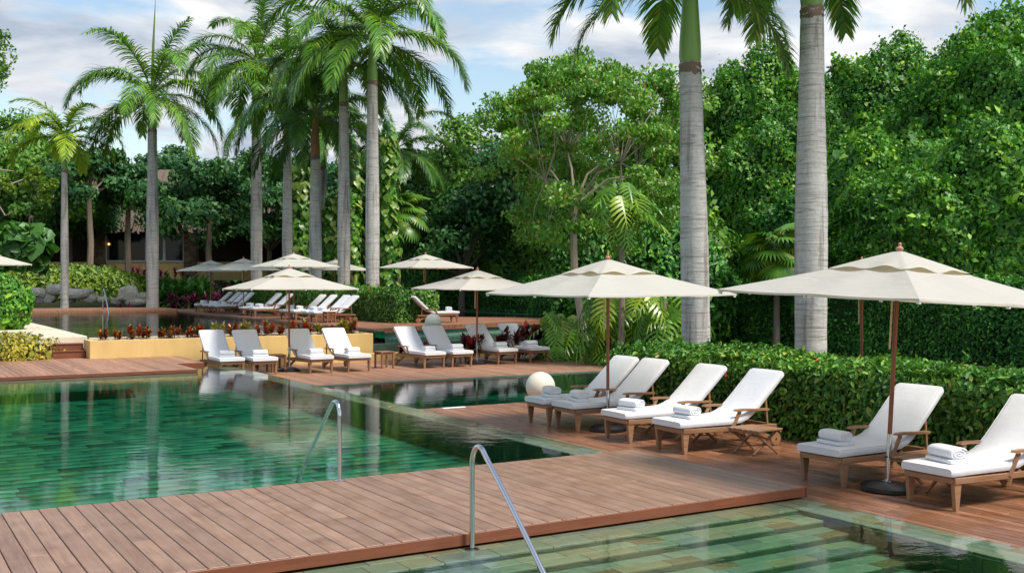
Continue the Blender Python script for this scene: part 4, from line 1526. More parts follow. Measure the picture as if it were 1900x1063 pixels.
hedge('clipped_hedge', 'broad clipped hedge with a few red flowers behind the near loungers', (11.05, 12.75, 2.0, 15.2, -.1, .97), 54000, .086, 'hedge', 21, 'tlf' + 'b', .055, 34)
hedge('clipped_hedge', 'boxy clipped hedge behind the upper terrace loungers', (16.95, 18.7, 36.4, 57.0, .5, 1.80), 52000, .105, 'hedge', 22, 'tlf', .08, 22, hexleaf=False)
hedge('ivy_hedge', 'long dark ivy covered hedge wall along the lagoon', (29.75, 31.5, 33.5, 76, .3, 2.25), 70000, .145, 'ivy', 23, 'tlf', .16, 6, .07, hexleaf=False, cat='hedge')
hedge('ivy_hedge', 'tall dark ivy covered hedge behind the near clipped hedge and palms', (26.6, 28.4, 9, 34.2, -.2, 2.1), 90000, .115, 'ivy', 24, 'tl', .16, 5, .06, hexleaf=False, cat='hedge')


def lumpy(P, seed, amp, freq):
    """relative radius of a mound: slow swell plus rounded clumps with creases between them"""
    w1, w2, w3 = Wave(freq, 12, seed + 5), Wave(freq * 2.4, 9, seed + 6), Wave(freq * 5.5, 9, seed + 8)
    return 1 + amp * w1(P) + amp * .65 * (np.abs(w2(P)) - .75) + amp * .30 * (np.abs(w3(P)) - .75)


def mound_pts(n, c, r, seed, amp=.18, freq=.5, zmin=None, power=1.0, up=.45, jit=.04, face=None):
    """points over a lumpy ellipsoid; with face, only the half that can be seen from the pools"""
    g = np.random.default_rng(seed)
    D = rnd_dirs(int(n * (4 if face is not None else 1.5)), g)
    D = D[D[:, 2] > -.8]
    if face is not None:
        D = D[(D @ np.array(face)) > -.25]
    D = D[:n]
    c, r = np.array(c, float), np.array(r, float)
    P = c + D * r
    s = lumpy(P, seed, amp, freq) + g.normal(size=len(P)) * jit
    e = .04
    # slope of the surface from the field, so that each clump shades as a round
    G = np.stack([(lumpy(P + np.eye(3)[k] * e * 4, seed, amp, freq) - lumpy(P, seed, amp, freq)) / (e * 4) for k in range(3)], 1)
    P = c + D * r * s[:, None]
    if zmin is not None:
        k = P[:, 2] > zmin
        P, D, G = P[k], D[k], G[k]
    N = unit(D / r * r.mean() - G * r.mean() * .55 + np.array([0, 0, up]) + g.normal(size=P.shape) * .36)
    T = unit(np.cross(N, rnd_dirs(len(P), g)) + np.array([0, 0, -.5]))
    return P, T, N


def mound_hull(c, r, seed, amp, freq, k=.9, nu=44, nv=24, zmin=None):
    c, r = np.array(c, float), np.array(r, float)
    u = np.linspace(0, 2 * PI, nu, endpoint=False)
    v = np.linspace(-1.0, PI / 2, nv)
    D = np.array([(math.cos(b) * math.cos(a), math.cos(b) * math.sin(a), math.sin(b)) for b in v for a in u])
    P = c + D * r
    s = lumpy(P, seed, amp, freq) - (1 - k)
    P = c + D * r * s[:, None]
    if zmin is not None:
        P[:, 2] = np.maximum(P[:, 2], zmin)
    F = np.array([(j * nu + i, j * nu + (i + 1) % nu, (j + 1) * nu + (i + 1) % nu, (j + 1) * nu + i) for j in range(nv - 1) for i in range(nu)])
    return P, F


def bush(name, label, c, r, n, size, mat, seed, amp=.16, freq=.6, zmin=None, cat='bush', flowers=0, fl='pink_flower', group=None, aspect=.5, hexleaf=True, jit=.04, stem=False, hull=.88, rot=0.0, face=None, shoots=0):
    base = (c[0], c[1], zmin if zmin is not None else c[2] - r[2])
    t = thing(name, label, cat, base, rot, group)
    o = np.array(base)
    P, T, N = mound_pts(n, c, r, seed, amp, freq, zmin, jit=jit, face=face)
    g = np.random.default_rng(seed + 1)
    if shoots:
        # loose shoots standing off the surface
        q = g.choice(len(P), shoots, replace=False)
        m_ = 16
        ax = unit(N[q] + np.array([0, 0, .5]) + g.normal(size=(shoots, 3)) * .45)
        ln = g.uniform(.25, .85, (shoots, 1, 1))
        tt = np.linspace(.05, 1, m_)[None, :, None]
        SP = P[q][:, None, :] + ax[:, None, :] * ln * tt + np.array([0, 0, -.35]) * ln * tt ** 2 + g.normal(size=(shoots, m_, 3)) * .06
        SP = SP.reshape(-1, 3)
        SN = unit(np.array([0, 0, .8]) + g.normal(size=SP.shape) * .6)
        P = np.concatenate([P, SP]); N = np.concatenate([N, SN]); T = np.concatenate([T, unit(np.repeat(ax, m_, 0) + g.normal(size=SP.shape) * .7)])
    L = size * np.exp(g.normal(size=len(P)) * .42)
    V, F = (leaf_hex if hexleaf else leaf_quads)(P - o, T, N, L, L * aspect)
    obj('foliage', np_mesh('foliage', V, F), mat, t)['kind'] = 'stuff'
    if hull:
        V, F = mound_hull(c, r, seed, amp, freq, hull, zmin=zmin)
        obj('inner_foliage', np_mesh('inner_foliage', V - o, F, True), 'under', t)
    if flowers:
        idx = g.choice(len(P), flowers, replace=False)
        FP = np.repeat(P[idx] + N[idx] * size * .4 - o, 8, 0) + g.normal(size=(flowers * 8, 3)) * size * .18
        V, F = leaf_quads(FP, rnd_dirs(len(FP), g), np.repeat(N[idx], 8, 0) + g.normal(size=(len(FP), 3)) * .4, size * .45, size * .4)
        obj('flowers', np_mesh('flowers', V, F), fl, t)['kind'] = 'stuff'
    return t


def limbs(t, pts_r, mat, name='trunk'):
    mb = MB()
    for path, rad in pts_r:
        mb.tube(path, rad, 8)
    return mb.build(name, mat, t, True)


def tree(name, label, base, h, crown_c, crown_r, n, size, mat, seed, bark='bark', clumps=46, clump_r=.9, trunk_r=.16, lean=(0, 0), fork=.45, group=None, aspect=.5, flat=.6, hexleaf=False, shell=.55):
    """trunk, limbs that reach for the leaf clumps, and a loose crown of clumps with gaps"""
    g = np.random.default_rng(seed)
    t = thing(name, label, 'tree', base, 0, group)
    o = np.array(base, float)
    cc, cr = np.array(crown_c, float) - o, np.array(crown_r, float)
    fk = np.array([lean[0], lean[1], h * fork])
    D = rnd_dirs(clumps, g)
    D[:, 2] = np.where(D[:, 2] < -.55, -D[:, 2], D[:, 2])
    rad = shell + (1.0 - shell) * g.random(clumps) ** .7
    cen = cc + D * cr * rad[:, None]
    # leaves
    k = g.integers(0, clumps, n)
    cs = clump_r * g.uniform(.65, 1.35, clumps)
    off = rnd_dirs(n, g) * (g.random(n) ** .45)[:, None] * cs[k][:, None]
    off[:, 2] *= flat
    P = cen[k] + off
    N = unit(off / np.maximum(cs[k][:, None], .01) * .9 + unit(P - cc) * .5 + np.array([0, 0, .55]) + g.normal(size=(n, 3)) * .45)
    T = unit(np.cross(N, rnd_dirs(n, g)) + np.array([0, 0, -.35]))
    L = size * g.uniform(.6, 1.35, n)
    V, F = (leaf_hex if hexleaf else leaf_quads)(P, T, N, L, L * aspect)
    obj('crown', np_mesh('crown', V, F), mat, t)['kind'] = 'stuff'
    br = []
    m1 = fk * .5 + np.array([g.normal() * .1, g.normal() * .1, 0])
    br.append(([(0, 0, -.2), tuple(m1), tuple(fk)], [trunk_r * 1.25, trunk_r, trunk_r * .85]))
    for i in range(min(clumps, 16)):
        e = cen[i]
        mid = fk + (e - fk) * .5 + np.array([g.normal() * .2, g.normal() * .2, .25 + g.normal() * .1]) * cr.mean() * .2
        br.append(([tuple(fk - np.array([0, 0, .1])), tuple(fk * .65 + mid * .35), tuple(mid), tuple(e)], [trunk_r * .5, trunk_r * .38, trunk_r * .25, trunk_r * .08]))
    limbs(t, br, bark)
    return t


# vine-covered trees on the far side of the lagoon, as rounded masses
YS, YC = math.sin(YAW), math.cos(YAW)


def at(px, d):
    """ground position of a column of the view at a distance: used to read places off the plan"""
    r = (px - 950) / 2001 * d
    return (round(d * YS + r * YC, 2), round(d * YC - r * YS, 2))


def at_x(px, X):
    a = YAW + math.atan((px - 950) / 2001)
    Y = X / math.tan(a)
    return X, Y, X * YS + Y * YC


vines = [(1850, 35.5, 45, 4.8, 'vine', 'tallest vine-covered mound with pink flowers, at the picture edge'), (1680, 32.6, 235, 3.5, 'vine', 'lower vine-covered mound with pink flowers before the tallest one'),
         (1590, 37.5, 25, 2.3, 'vine', 'narrow vine-covered tree rising behind the thicker near palm'), (1450, 36.5, 105, 3.9, 'vine', 'rounded vine-covered tree between the two near palms'),
         (1345, 34.5, 250, 3.2, 'ivy', 'leafy mass beside the shorter near palm'), (1790, 30.6, 310, 3.4, 'vine', 'bushy vine-covered bank above the ivy hedge end'),
         (1530, 32.4, 330, 3.0, 'ivy', 'dark vine-covered bank low behind the two near palms'), (1940, 31.5, 190, 3.0, 'vine', 'dark vine curtain at the picture edge'), (1700, 39, 120, 4.6, 'vine', 'wide vine-covered tree with pink flowers at the back between the mounds')]
for i, (px, X, py, w, m, lb) in enumerate(vines):
    x, y, d = at_x(px, X)
    z0 = .5
    top = 2.15 + (522 - py) * d / 2001
    bush('vine_covered_tree', lb, (x, y, z0 + (top - z0) * .42), (w, w * .95, (top - z0) * .54), int(29000 + w * 7000), .135, m, 100 + i * 7, .17, .62, z0, 'tree', 9 if 'pink' in lb else 0, 'pink_flower', 'vine-covered trees beyond the lagoon', .62, False, .035, False, .90, face=(-x / d, -y / d, .15), shoots=260)

# background trees
bt = [('broadleaf_tree', 'dark bluish green tree behind the far end of the lagoon', 800, 74, 11.2, 4.2, 'tree_dark'),
      ('broadleaf_tree', 'dense green tree beside the reddish-leaved tree', 905, 66, 12.4, 4.6, 'tree_mid'),
      ('broadleaf_tree', 'low dark tree over the ivy hedge, behind the back-turned loungers', 860, 62, 8.6, 4.0, 'tree_dark'),
      ('broadleaf_tree', 'tall tree whose crown fills the gap behind the reddish-leaved tree', 1010, 60, 12.0, 4.6, 'tree_dark'),
      ('broadleaf_tree', 'bright green tree between reddish-leaved tree and near palm', 1210, 44, 6.2, 3.6, 'tree_mid'),
      ('broadleaf_tree', 'brownish green tree top behind the shorter near palm', 1300, 52, 12.4, 4.4, 'tree_olive'),
      ('broadleaf_tree', 'sparse pale tree top against the sky past the palm row', 790, 88, 13.0, 3.2, 'tree_mid'),
      ('broadleaf_tree', 'dark tree filling the gap behind the palm row', 660, 78, 11.0, 5.0, 'tree_dark'),
      ('broadleaf_tree', 'dark tree shading the thatched house roof', 390, 72, 11.0, 4.6, 'tree_dark'),
      ('broadleaf_tree', 'dark tree behind the two middle palms', 500, 80, 12.0, 5.2, 'tree_dark'),
      ('broadleaf_tree', 'dark tree before the house, between the two far palms', 165, 72, 11.8, 2.7, 'tree_dark'),
      ('broadleaf_tree', 'broad green tree at the far picture edge behind the round bush', 60, 76, 11.8, 5.6, 'tree_mid'),
      ('broadleaf_tree', 'tall pale green tree against the sky behind the yellow-green palm', 20, 92, 16.5, 5.0, 'tree_mid'),
      ('broadleaf_tree', 'dark tree low over the stacked-stone column of the house', 130, 80, 8.4, 4.6, 'tree_dark'),
      ('broadleaf_tree', 'green tree rising behind the thatched roof', 175, 98, 14.2, 4.6, 'tree_mid'), ('broadleaf_tree', 'dark tree crowding the thatched roof beside the spear-leaf palm trunk', 238, 76, 10.4, 2.4, 'tree_dark'), ('broadleaf_tree', 'dark green tree rising behind the spear-leaf palm crown', 320, 100, 14.6, 5.0, 'tree_dark')]
for i, (nm, lb, px, d, top, w, m) in enumerate(bt):
    x, y = at(px, d)
    z0 = float(ground_height(np.array(x), np.array(y)))
    top += .0
    hh = top - z0
    lo = {238: 6.2, 390: 2.9, 165: 5.6, 130: 5.2, 60: 4.2}.get(px, z0 + hh * .16)
    tree(nm, lb, (x, y, z0), hh, (x, y, (lo + top) / 2), (w, w, (top - lo) * .48), int(11000 * (w / 4.4) ** 2), .30 if d < 70 else .36, m, 300 + i * 3, clumps=int(60 * (w / 4.4) ** 2), clump_r=1.15, trunk_r=.2, fork=.62 if px in (238, 165, 130, 60, 390) else .35, group='trees behind the pools', aspect=.55, shell=.35)

# far wood that closes the view
fw = []
gq = np.random.default_rng(77)
Vs, Fs, cnt = [], [], 0
for px in range(-250, 2300, 130):
    d = 105 if px < 760 else (88 if px < 1100 else 62)
    x, y = at(px, d)
    top = gq.uniform(8.2, 9.6) if px < 760 else (gq.uniform(6.5, 8.5) if px < 1100 else gq.uniform(7, 9))
    P, T, N = mound_pts(2600, (x, y, top * .45), (7.2 * d / 90, 5, top * .55), 500 + px, .15, .4, .5)
    V, F = leaf_quads(P, T, N, .55 * gq.uniform(.6, 1.3, len(P)), .3)
    Vs.append(V); Fs.append(F + cnt); cnt += len(V)
    V, F = mound_hull((x, y, top * .45), (7.2 * d / 90, 5, top * .55), 500 + px, .15, .4, .9, 16, 9, .5)
    fw.append((V, F))
fo = obj('wood', np_mesh('wood', np.concatenate(Vs), np.concatenate(Fs)), 'tree_dark')
tag(fo, 'far dark wood closing the view behind the garden trees', 'wood', kind='stuff')
c0 = 0; VV = []; FF = []
for V, F in fw:
    VV.append(V); FF.append(F + c0); c0 += len(V)
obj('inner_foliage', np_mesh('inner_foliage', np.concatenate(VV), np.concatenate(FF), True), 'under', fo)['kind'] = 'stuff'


# the slender reddish-leaved tree by the middle deck
def leaning_tree():
    base = np.array((18.95, 27.1, -.25))
    t = thing('leaning_tree', 'slender leaning tree with reddish green crown at the middle deck end', 'tree', tuple(base))
    g = np.random.default_rng(60)
    rt = np.array([YC, -YS, 0])
    k = 33.0 / 2001
    col = lambda px, py, dd=0: (rt * ((px - 1087) * k * (33 + dd) / 33) + np.array([YS, YC, 0]) * dd + np.array([0, 0, (668 - py) * k * (33 + dd) / 33]))
    trunk = [col(1088, 672), col(1087, 640), col(1082, 600), col(1074, 550), col(1068, 500), col(1066, 440), col(1067, 400), col(1069, 372)]
    br = [([tuple(p) for p in trunk], [.19, .15, .125, .115, .11, .105, .10, .10])]
    fork = trunk[-1]
    ends = []
    n_c = 150
    cc = col(1095, 275)
    cr = np.array([3.4, 3.1, 3.3])
    D = rnd_dirs(n_c, g)
    D[:, 2] = np.where(D[:, 2] < -.95, -D[:, 2] * .8, D[:, 2])
    cen = cc + D * cr * (.45 + .55 * g.random((n_c, 1)) ** .6)
    # the crown is wide low on both sides and narrows upward
    main = [col(1010, 330, -1), col(1115, 310, .5), col(1150, 300, -.8), col(1060, 290, 1.2), col(985, 300, .8), col(1190, 330, 1)]
    for q in main:
        m = fork + (q - fork) * .5 + np.array([0, 0, .25])
        br.append(([tuple(fork - np.array([0, 0, .15])), tuple(m), tuple(q)], [.05, .035, .022]))
    for c in cen[:100]:
        q = main[int(np.argmin([np.linalg.norm(c - q) for q in main]))]
        m = q + (c - q) * .5 + g.normal(size=3) * .15
        br.append(([tuple(q), tuple(m), tuple(c)], [.018, .012, .005]))
    limbs(t, br, 'pale_bark')
    n = 36000
    kk = g.integers(0, n_c, n)
    cs = g.uniform(.35, .75, n_c)
    off = rnd_dirs(n, g) * (g.random(n) ** .5)[:, None] * cs[kk][:, None]
    off[:, 2] *= .55
    P = cen[kk] + off
    N = unit(off + np.array([0, 0, .5]) + g.normal(size=(n, 3)) * .5)
    T = unit(np.cross(N, rnd_dirs(n, g)) + np.array([0, 0, -.6]))
    L = g.uniform(.10, .20, n)
    V, F = leaf_quads(P, T, N, L, L * .5)
    obj('crown', np_mesh('crown', V, F), 'tree_olive', t)['kind'] = 'stuff'
    return t


leaning_tree()


# lime branch reaching in at the picture edge
def branch_tree():
    x, y = at(-60, 44)
    t = thing('overhanging_tree', 'bare-branched tree with lime green sprays reaching in from the picture edge', 'tree', (x, y, .6))
    g = np.random.default_rng(61)
    rt = np.array([YC, -YS, 0])
    k = 44 / 2001
    pt = lambda px, py: rt * ((px + 60) * k) + np.array([0, 0, 2.15 + (522 - py) * k - .6])
    br = [([(0, 0, -.3), (.1, 0, 2), tuple(pt(-40, 400)), tuple(pt(-30, 300))], [.2, .17, .13, .08]),
          ([tuple(pt(-45, 390)), tuple(pt(0, 350)), tuple(pt(45, 333)), tuple(pt(75, 345))], [.07, .05, .03, .012]),
          ([tuple(pt(-35, 330)), tuple(pt(0, 315)), tuple(pt(25, 318))], [.06, .035, .012]),
          ([tuple(pt(-45, 380)), tuple(pt(-5, 375)), tuple(pt(10, 400)), tuple(pt(25, 392))], [.05, .03, .02, .01]),
          ([tuple(pt(-30, 300)), tuple(pt(-12, 200)), tuple(pt(0, 110))], [.07, .05, .01])]
    limbs(t, br, 'pale_bark')
    sp = [(65, 330, .42), (85, 350, .4), (95, 345, .3), (80, 370, .34), (70, 318, .3), (100, 338, .2), (20, 350, .3), (5, 335, .35), (88, 362, .25), (-10, 340, .5), (50, 345, .3)]
    Ps = []
    for (a, b, r) in sp:
        c = pt(a, b)
        o = rnd_dirs(240, g) * (g.random(240) ** .5)[:, None] * r
        o[:, 2] *= .7
        Ps.append(c + o)
    P = np.concatenate(Ps)
    N = unit(np.array([0, 0, .8]) + g.normal(size=P.shape) * .6)
    L = g.uniform(.10, .18, len(P))
    V, F = leaf_quads(P, np.cross(N, rnd_dirs(len(P), g)), N, L, L * .6)
    obj('spray', np_mesh('spray', V, F), 'tree_lime', t)['kind'] = 'stuff'
    sp = [(0, 95, .7), (-8, 120, .8), (-2, 70, .5), (-14, 150, .6), (3, 130, .35)]
    P = np.concatenate([pt(a, b) + rnd_dirs(160, g) * (g.random(160) ** .5)[:, None] * r for a, b, r in sp])
    N = unit(np.array([0, 0, .8]) + g.normal(size=P.shape) * .6)
    V, F = leaf_quads(P, np.cross(N, rnd_dirs(len(P), g)), N, .2, .11)
    obj('spray', np_mesh('spray', V, F), 'tree_mid', t)['kind'] = 'stuff'


branch_tree()


# ------------------------------------------------------------------ palms
def frond_mesh(name, L, el, curl, pairs, leaflet, width, seed, droop=.55, plum=.28, mat='frond', dens=1.0, bendp=1.5):
    """a feather leaf: curved rib with two rows of hanging leaflets. el: angle at the base, curl: how far it bends over"""
    g = np.random.default_rng(seed)
    n = 36
    s = np.linspace(0, 1, n)
    ang = el - curl * s ** bendp
    dx, dz = np.cos(ang), np.sin(ang)
    X = np.concatenate([[0], np.cumsum((dx[1:] + dx[:-1]) / 2)]) * L / (n - 1)
    Z = np.concatenate([[0], np.cumsum((dz[1:] + dz[:-1]) / 2)]) * L / (n - 1)
    Yw = np.sin(s * 2.2 + g.uniform(0, 6)) * .04 * L * s
    path = np.stack([X, Yw, Z], 1)
    u = np.linspace(.13, .995, pairs)
    px = np.stack([np.interp(u, s, path[:, k]) for k in range(3)], 1)
    a = np.interp(u, s, ang)
    tan = np.stack([np.cos(a), np.zeros_like(a), np.sin(a)], 1)
    nor = np.stack([-np.sin(a), np.zeros_like(a), np.cos(a)], 1)
    prof = leaflet * np.clip(np.minimum(.35 + (u - .1) * 3.2, 1.0), 0, 1) * np.where(u > .62, 1 - .62 * ((u - .62) / .38) ** 1.3, 1)
    V, F = [], []
    seg = 4
    for side in (-1, 1):
        for r in range(len(u)):
            fwd = .50 + .75 * u[r] + g.normal() * .10
            lift = g.normal() * plum
            d = unit(np.array([0, side, 0]) + tan[r] * fwd + nor[r] * (.22 + lift))
            l = prof[r] * g.uniform(.85, 1.12)
            w = width * (.8 + .4 * g.random())
            p = px[r].copy()
            dr = droop * g.uniform(.75, 1.3)
            base = len(V)
            for k in range(seg + 1):
                t = k / seg
                ww = w * (1 - t ** 2.2) * (0.55 + 1.0 * min(t * 3, 1) * .45)
                dd = unit(d + np.array([0, 0, -1.0]) * dr * t * 1.7)
                wd = np.cross(dd, nor[r] + np.array([0, 0, .3]))
                wd = unit(wd) * ww / 2
                V.append(p + wd); V.append(p - wd)
                p = p + dd * l / seg
            for k in range(seg):
                q = base + 2 * k
                F.append((q, q + 2, q + 3, q + 1))
    V, F = np.array(V), np.array(F)
    # rib
    mb = MB().tube([tuple(p) for p in path[::3]], list(np.linspace(.045, .008, len(path[::3]))), 6)
    nV = len(V)
    me = bpy.data.meshes.new(name)
    me.from_pydata([tuple(p) for p in V] + mb.v, [], [tuple(f) for f in F] + [tuple(i + nV for i in f) for f in mb.f])
    me.update()
    me.materials.append(MAT[mat]); me.materials.append(MAT['rachis'])
    mi = np.zeros(len(me.polygons), dtype=np.int32)
    mi[len(F):] = 1
    me.polygons.foreach_set('material_index', mi)
    return me


def frond_set(L, mat, seed, leaflet=1.0, width=.064, pairs=104, droop=.75):
    out = []
    for i, (el, curl) in enumerate([(82, 45), (66, 95), (50, 118), (34, 118), (14, 102), (-10, 76)]):
        out.append(frond_mesh('frond', L * (1 - .02 * i), R(el), R(curl), pairs, leaflet, width, seed + i, droop, mat=mat))
    return out


FS = {'green': frond_set(5.2, 'frond', 700), 'dark': frond_set(5.2, 'frond_dark', 710), 'lime': frond_set(3.9, 'frond_lime', 720, .85, .075, 80, .5),
      'near': frond_set(4.3, 'frond', 730, .92, .055, 120, .55), 'old': [frond_mesh('frond', 3.2, R(10), R(80), 60, .6, .05, 741, .6, mat='frond_old')]}


def palm(label, loc, h, r, fset, seed, shaft=2.1, fronds=None, lean=(0, 0), bulge=.12, old=0, shaft_mat='crownshaft', spear=True, fscale=1.0, group='royal palms'):
    g = random.Random(seed)
    t = thing('palm_tree', label, 'palm', loc, 0, group)
    n, m = 40, 20
    V, F = [], []
    for i in range(n):
        u = i / (n - 1)
        rr = r * (1 + .55 * math.exp(-u * h / .45) + bulge * math.sin(PI * min(1, u * 1.15)) ** 2 - .22 * u ** 2)
        rr *= 1 + .012 * math.sin(i * 2.1) + .008 * g.uniform(-1, 1)
        ox, oy = lean[0] * u ** 1.4, lean[1] * u ** 1.4
        for k in range(m):
            a = 2 * PI * k / m
            V.append((ox + rr * math.cos(a), oy + rr * math.sin(a), -.3 + u * (h + .3)))
    for i in range(n - 1):
        for k in range(m):
            a, b = i * m + k, i * m + (k + 1) % m
            F.append((a, b, b + m, a + m))
    me = np_mesh('trunk', np.array(V), np.array(F), True)
    obj('trunk', me, 'palm_trunk', t)
    rt = r * .80
    top = (lean[0], lean[1], h)
    sv, sf = [], []
    for j in range(7):
        for k in range(24):
            a = 2 * PI * k / 24
            rr = rt * (1.0 + .05 * math.sin(j * 2.4 + k * .5) + g.uniform(-.03, .05)) if 0 < j < 6 else rt * .93
            sv.append((top[0] + rr * math.cos(a), top[1] + rr * math.sin(a), h - .26 + .045 * j + g.uniform(-.02, .02) + (.05 * math.sin(a * 2 + seed) if j in (0, 1) else 0)))
    for j in range(6):
        for k in range(24):
            sf.append((j * 24 + k, j * 24 + (k + 1) % 24, (j + 1) * 24 + (k + 1) % 24, (j + 1) * 24 + k))
    obj('leaf_scar', np_mesh('leaf_scar', np.array(sv), np.array(sf)), 'old_sheath', t)
    MB().lathe([(rt * .93, 0), (rt * 1.0, .12), (rt * .97, .4), (rt * .74, shaft * .6), (rt * .50, shaft), (rt * .30, shaft + .35)], 18, top).build('crownshaft', shaft_mat, t, True)
    tip = (lean[0], lean[1], h + shaft)
    if fronds is None:
        fronds = []
        k = 19
        a0 = g.uniform(0, 360)
        for i in range(k):
            v = [1, 1, 2, 2, 3, 3, 3, 4, 4, 4, 5, 5, 4, 3, 5, 5, 4, 2, 5][i]
            fronds.append((a0 + i * 137.5 + g.uniform(-12, 12), v, g.uniform(.9, 1.08)))
        fronds.append((g.uniform(0, 360), 0, .8))
    for (az, v, s) in fronds:
        me = FS[fset][v] if v >= 0 else FS['old'][0]
        hz = (5 - v) * .05 if v >= 0 else -.1
        obj('frond', me, None, t, (tip[0], tip[1], tip[2] - .25 + hz), (g.uniform(-.06, .06), g.uniform(-.08, .08), R(az)), s * fscale)
    if spear:
        k = float(spear)
        MB().tube([(tip[0], tip[1], tip[2]), (tip[0] + .05, tip[1] - .03, tip[2] + 1.7 * k), (tip[0] + .16, tip[1] - .1, tip[2] + 3.4 * k)], [.07 * k, .05 * k, .01], 6).build('spear_leaf', 'rachis', t)
    return t


rowX = 19.3
palm('tall palm at the near end of the palm row, beside the hedge end', (19.3, 43.9, .5), 10.5, .285, 'green', 1, fscale=1.08)
palm('palm second in the row from the hedge end, tall smooth trunk', (19.3, 47.2, .5), 10.0, .275, 'green', 2, fscale=1.05)
palm('palm with brown crownshaft in the middle of the palm row', (19.3, 50.9, .5), 7.9, .29, 'dark', 3, shaft_mat='crownshaft_brown', spear=False)
palm('slimmer palm fourth from the hedge end of the row', (19.3, 55.0, .5), 9.4, .25, 'green', 4, spear=False)
palm('farthest and tallest palm of the row, beside the house', (19.3, 60.2, .5), 12.3, .30, 'green', 5, fscale=1.1)
x, y = at(283, 60)
palm('palm with a tall straight spear leaf beside the far walkway', (x, y, .4), 10.2, .31, 'green', 6, fscale=1.12, spear=1.5)
x, y = at(120, 60)
palm('thin yellow-green palm among the rocks by the far walkway', (x, y, .4), 8.0, .2, 'lime', 7, shaft=1.9, spear=False,
     fscale=1.2, fronds=[(a, v, s) for a, v, s in [(150, 4, .9), (200, 3, .9), (330, 3, .95), (20, 2, .9), (90, 3, .9), (260, 4, .95), (120, 2, .8), (300, 1, .75), (170, 1, .8), (0, 4, .8), (230, 2, .85), (60, 4, .9)]] + [(-20, -1, .65)])
LEFT = 148.9
palm('near palm with bulging trunk, the shorter of the two foreground palms', (13.95, 16.15, -.1), 6.5, .268, 'near', 8, shaft=1.9, bulge=.06, lean=(-.12, .06), spear=False,
     fronds=[(LEFT + 8, 5, .80), (LEFT - 14, 4, .86), (-31 + 10, 5, .74), (-31 - 18, 5, .66), (60, 3, 1), (100, 2, 1), (240, 3, 1), (280, 2, 1), (200, 2, 1), (10, 1, 1), (330, 2, 1), (LEFT + 50, 4, .9)])
palm('near palm with the thickest trunk, the taller of the two foreground palms', (15.85, 15.0, -.1), 7.6, .285, 'near', 9, shaft=1.9, bulge=.16, lean=(.05, .02), spear=False,
     fronds=[(LEFT - 70, 5, .78), (LEFT - 40, 5, .7), (30, 5, .80), (-31, 4, 1.0), (-31 - 25, 3, 1), (80, 4, .85), (LEFT, 3, 1), (200, 2, 1), (250, 2, 1), (300, 1, 1), (100, 1, 1)])
# palms standing behind the row
x, y = at(600, 66)
palm('palm crown showing between the trunks behind the row', (x, y, .6), 8.6, .24, 'dark', 10, spear=False)
x, y = at(735, 62)
palm('palm with hanging fronds behind the tall end palm', (x, y, .6), 7.2, .24, 'dark', 12, spear=False, fscale=.85)


# fan palms
def fan_mesh():
    V, F = [], []
    n = 26
    for k in range(n):
        a = R(-125 + 250 * k / (n - 1))
        d = np.array([math.cos(a), math.sin(a), 0])
        s = np.array([-math.sin(a), math.cos(a), 0])
        L = .62 + .12 * math.cos(a)
        b = len(V)
        for j, t in enumerate((.05, .45, .75, 1.0)):
            p = d * L * t + np.array([0, 0, -.28 * t ** 2.2])
            w = [.012, .05, .032, .003][j]
            V += [p + s * w + np.array([0, 0, .02 if j else 0]), p - s * w]
        for j in range(3):
            q = b + 2 * j
            F.append((q, q + 2, q + 3, q + 1))
    return np_mesh('fan_leaf', np.array(V), np.array(F))


FAN = fan_mesh(); FAN.materials.append(MAT['frond'])
FAND = FAN.copy(); FAND.materials.clear(); FAND.materials.append(MAT['dead'])


def fan_palm(label, loc, h, s, seed, dead=5):
    g = random.Random(seed)
    t = thing('fan_palm', label, 'palm', loc, 0, 'fan palms')
    MB().tube([(0, 0, -.2), (.03, 0, h * .5), (0, 0, h)], [.13, .11, .1], 10).build('trunk', 'bark', t, True)
    for i in range(26):
        az, el = i * 137.5, 75 - i * 4.6
        d = Vector((math.cos(R(az)) * math.cos(R(el)), math.sin(R(az)) * math.cos(R(el)), math.sin(R(el))))
        st_ = s * g.uniform(.5, .8)
        p = Vector((0, 0, h)) + d * st_
        f = obj('fan_leaf', FAN, None, t, p, (0, R(-el * .8 + 25), R(az)), s * g.uniform(.85, 1.1))
        MB().tube([(0, 0, h), tuple(p)], [.012, .009], 4).build('stalk', 'rachis', t)
    for i in range(dead):
        az = g.uniform(0, 360)
        obj('dead_leaf', FAND, None, t, (math.cos(R(az)) * .15, math.sin(R(az)) * .15, h - .25), (0, R(80), R(az)), s * g.uniform(.9, 1.2))


x, y = at(738, 60)
fan_palm('fan palm with hanging dead leaves behind the tall end palm', (x, y, .5), 5.4, 1.5, 1)
x, y = at(1440, 36)
fan_palm('dark fan palm low between the two foreground palms', (x, y, 0), 3.0, 1.15, 2, 3)


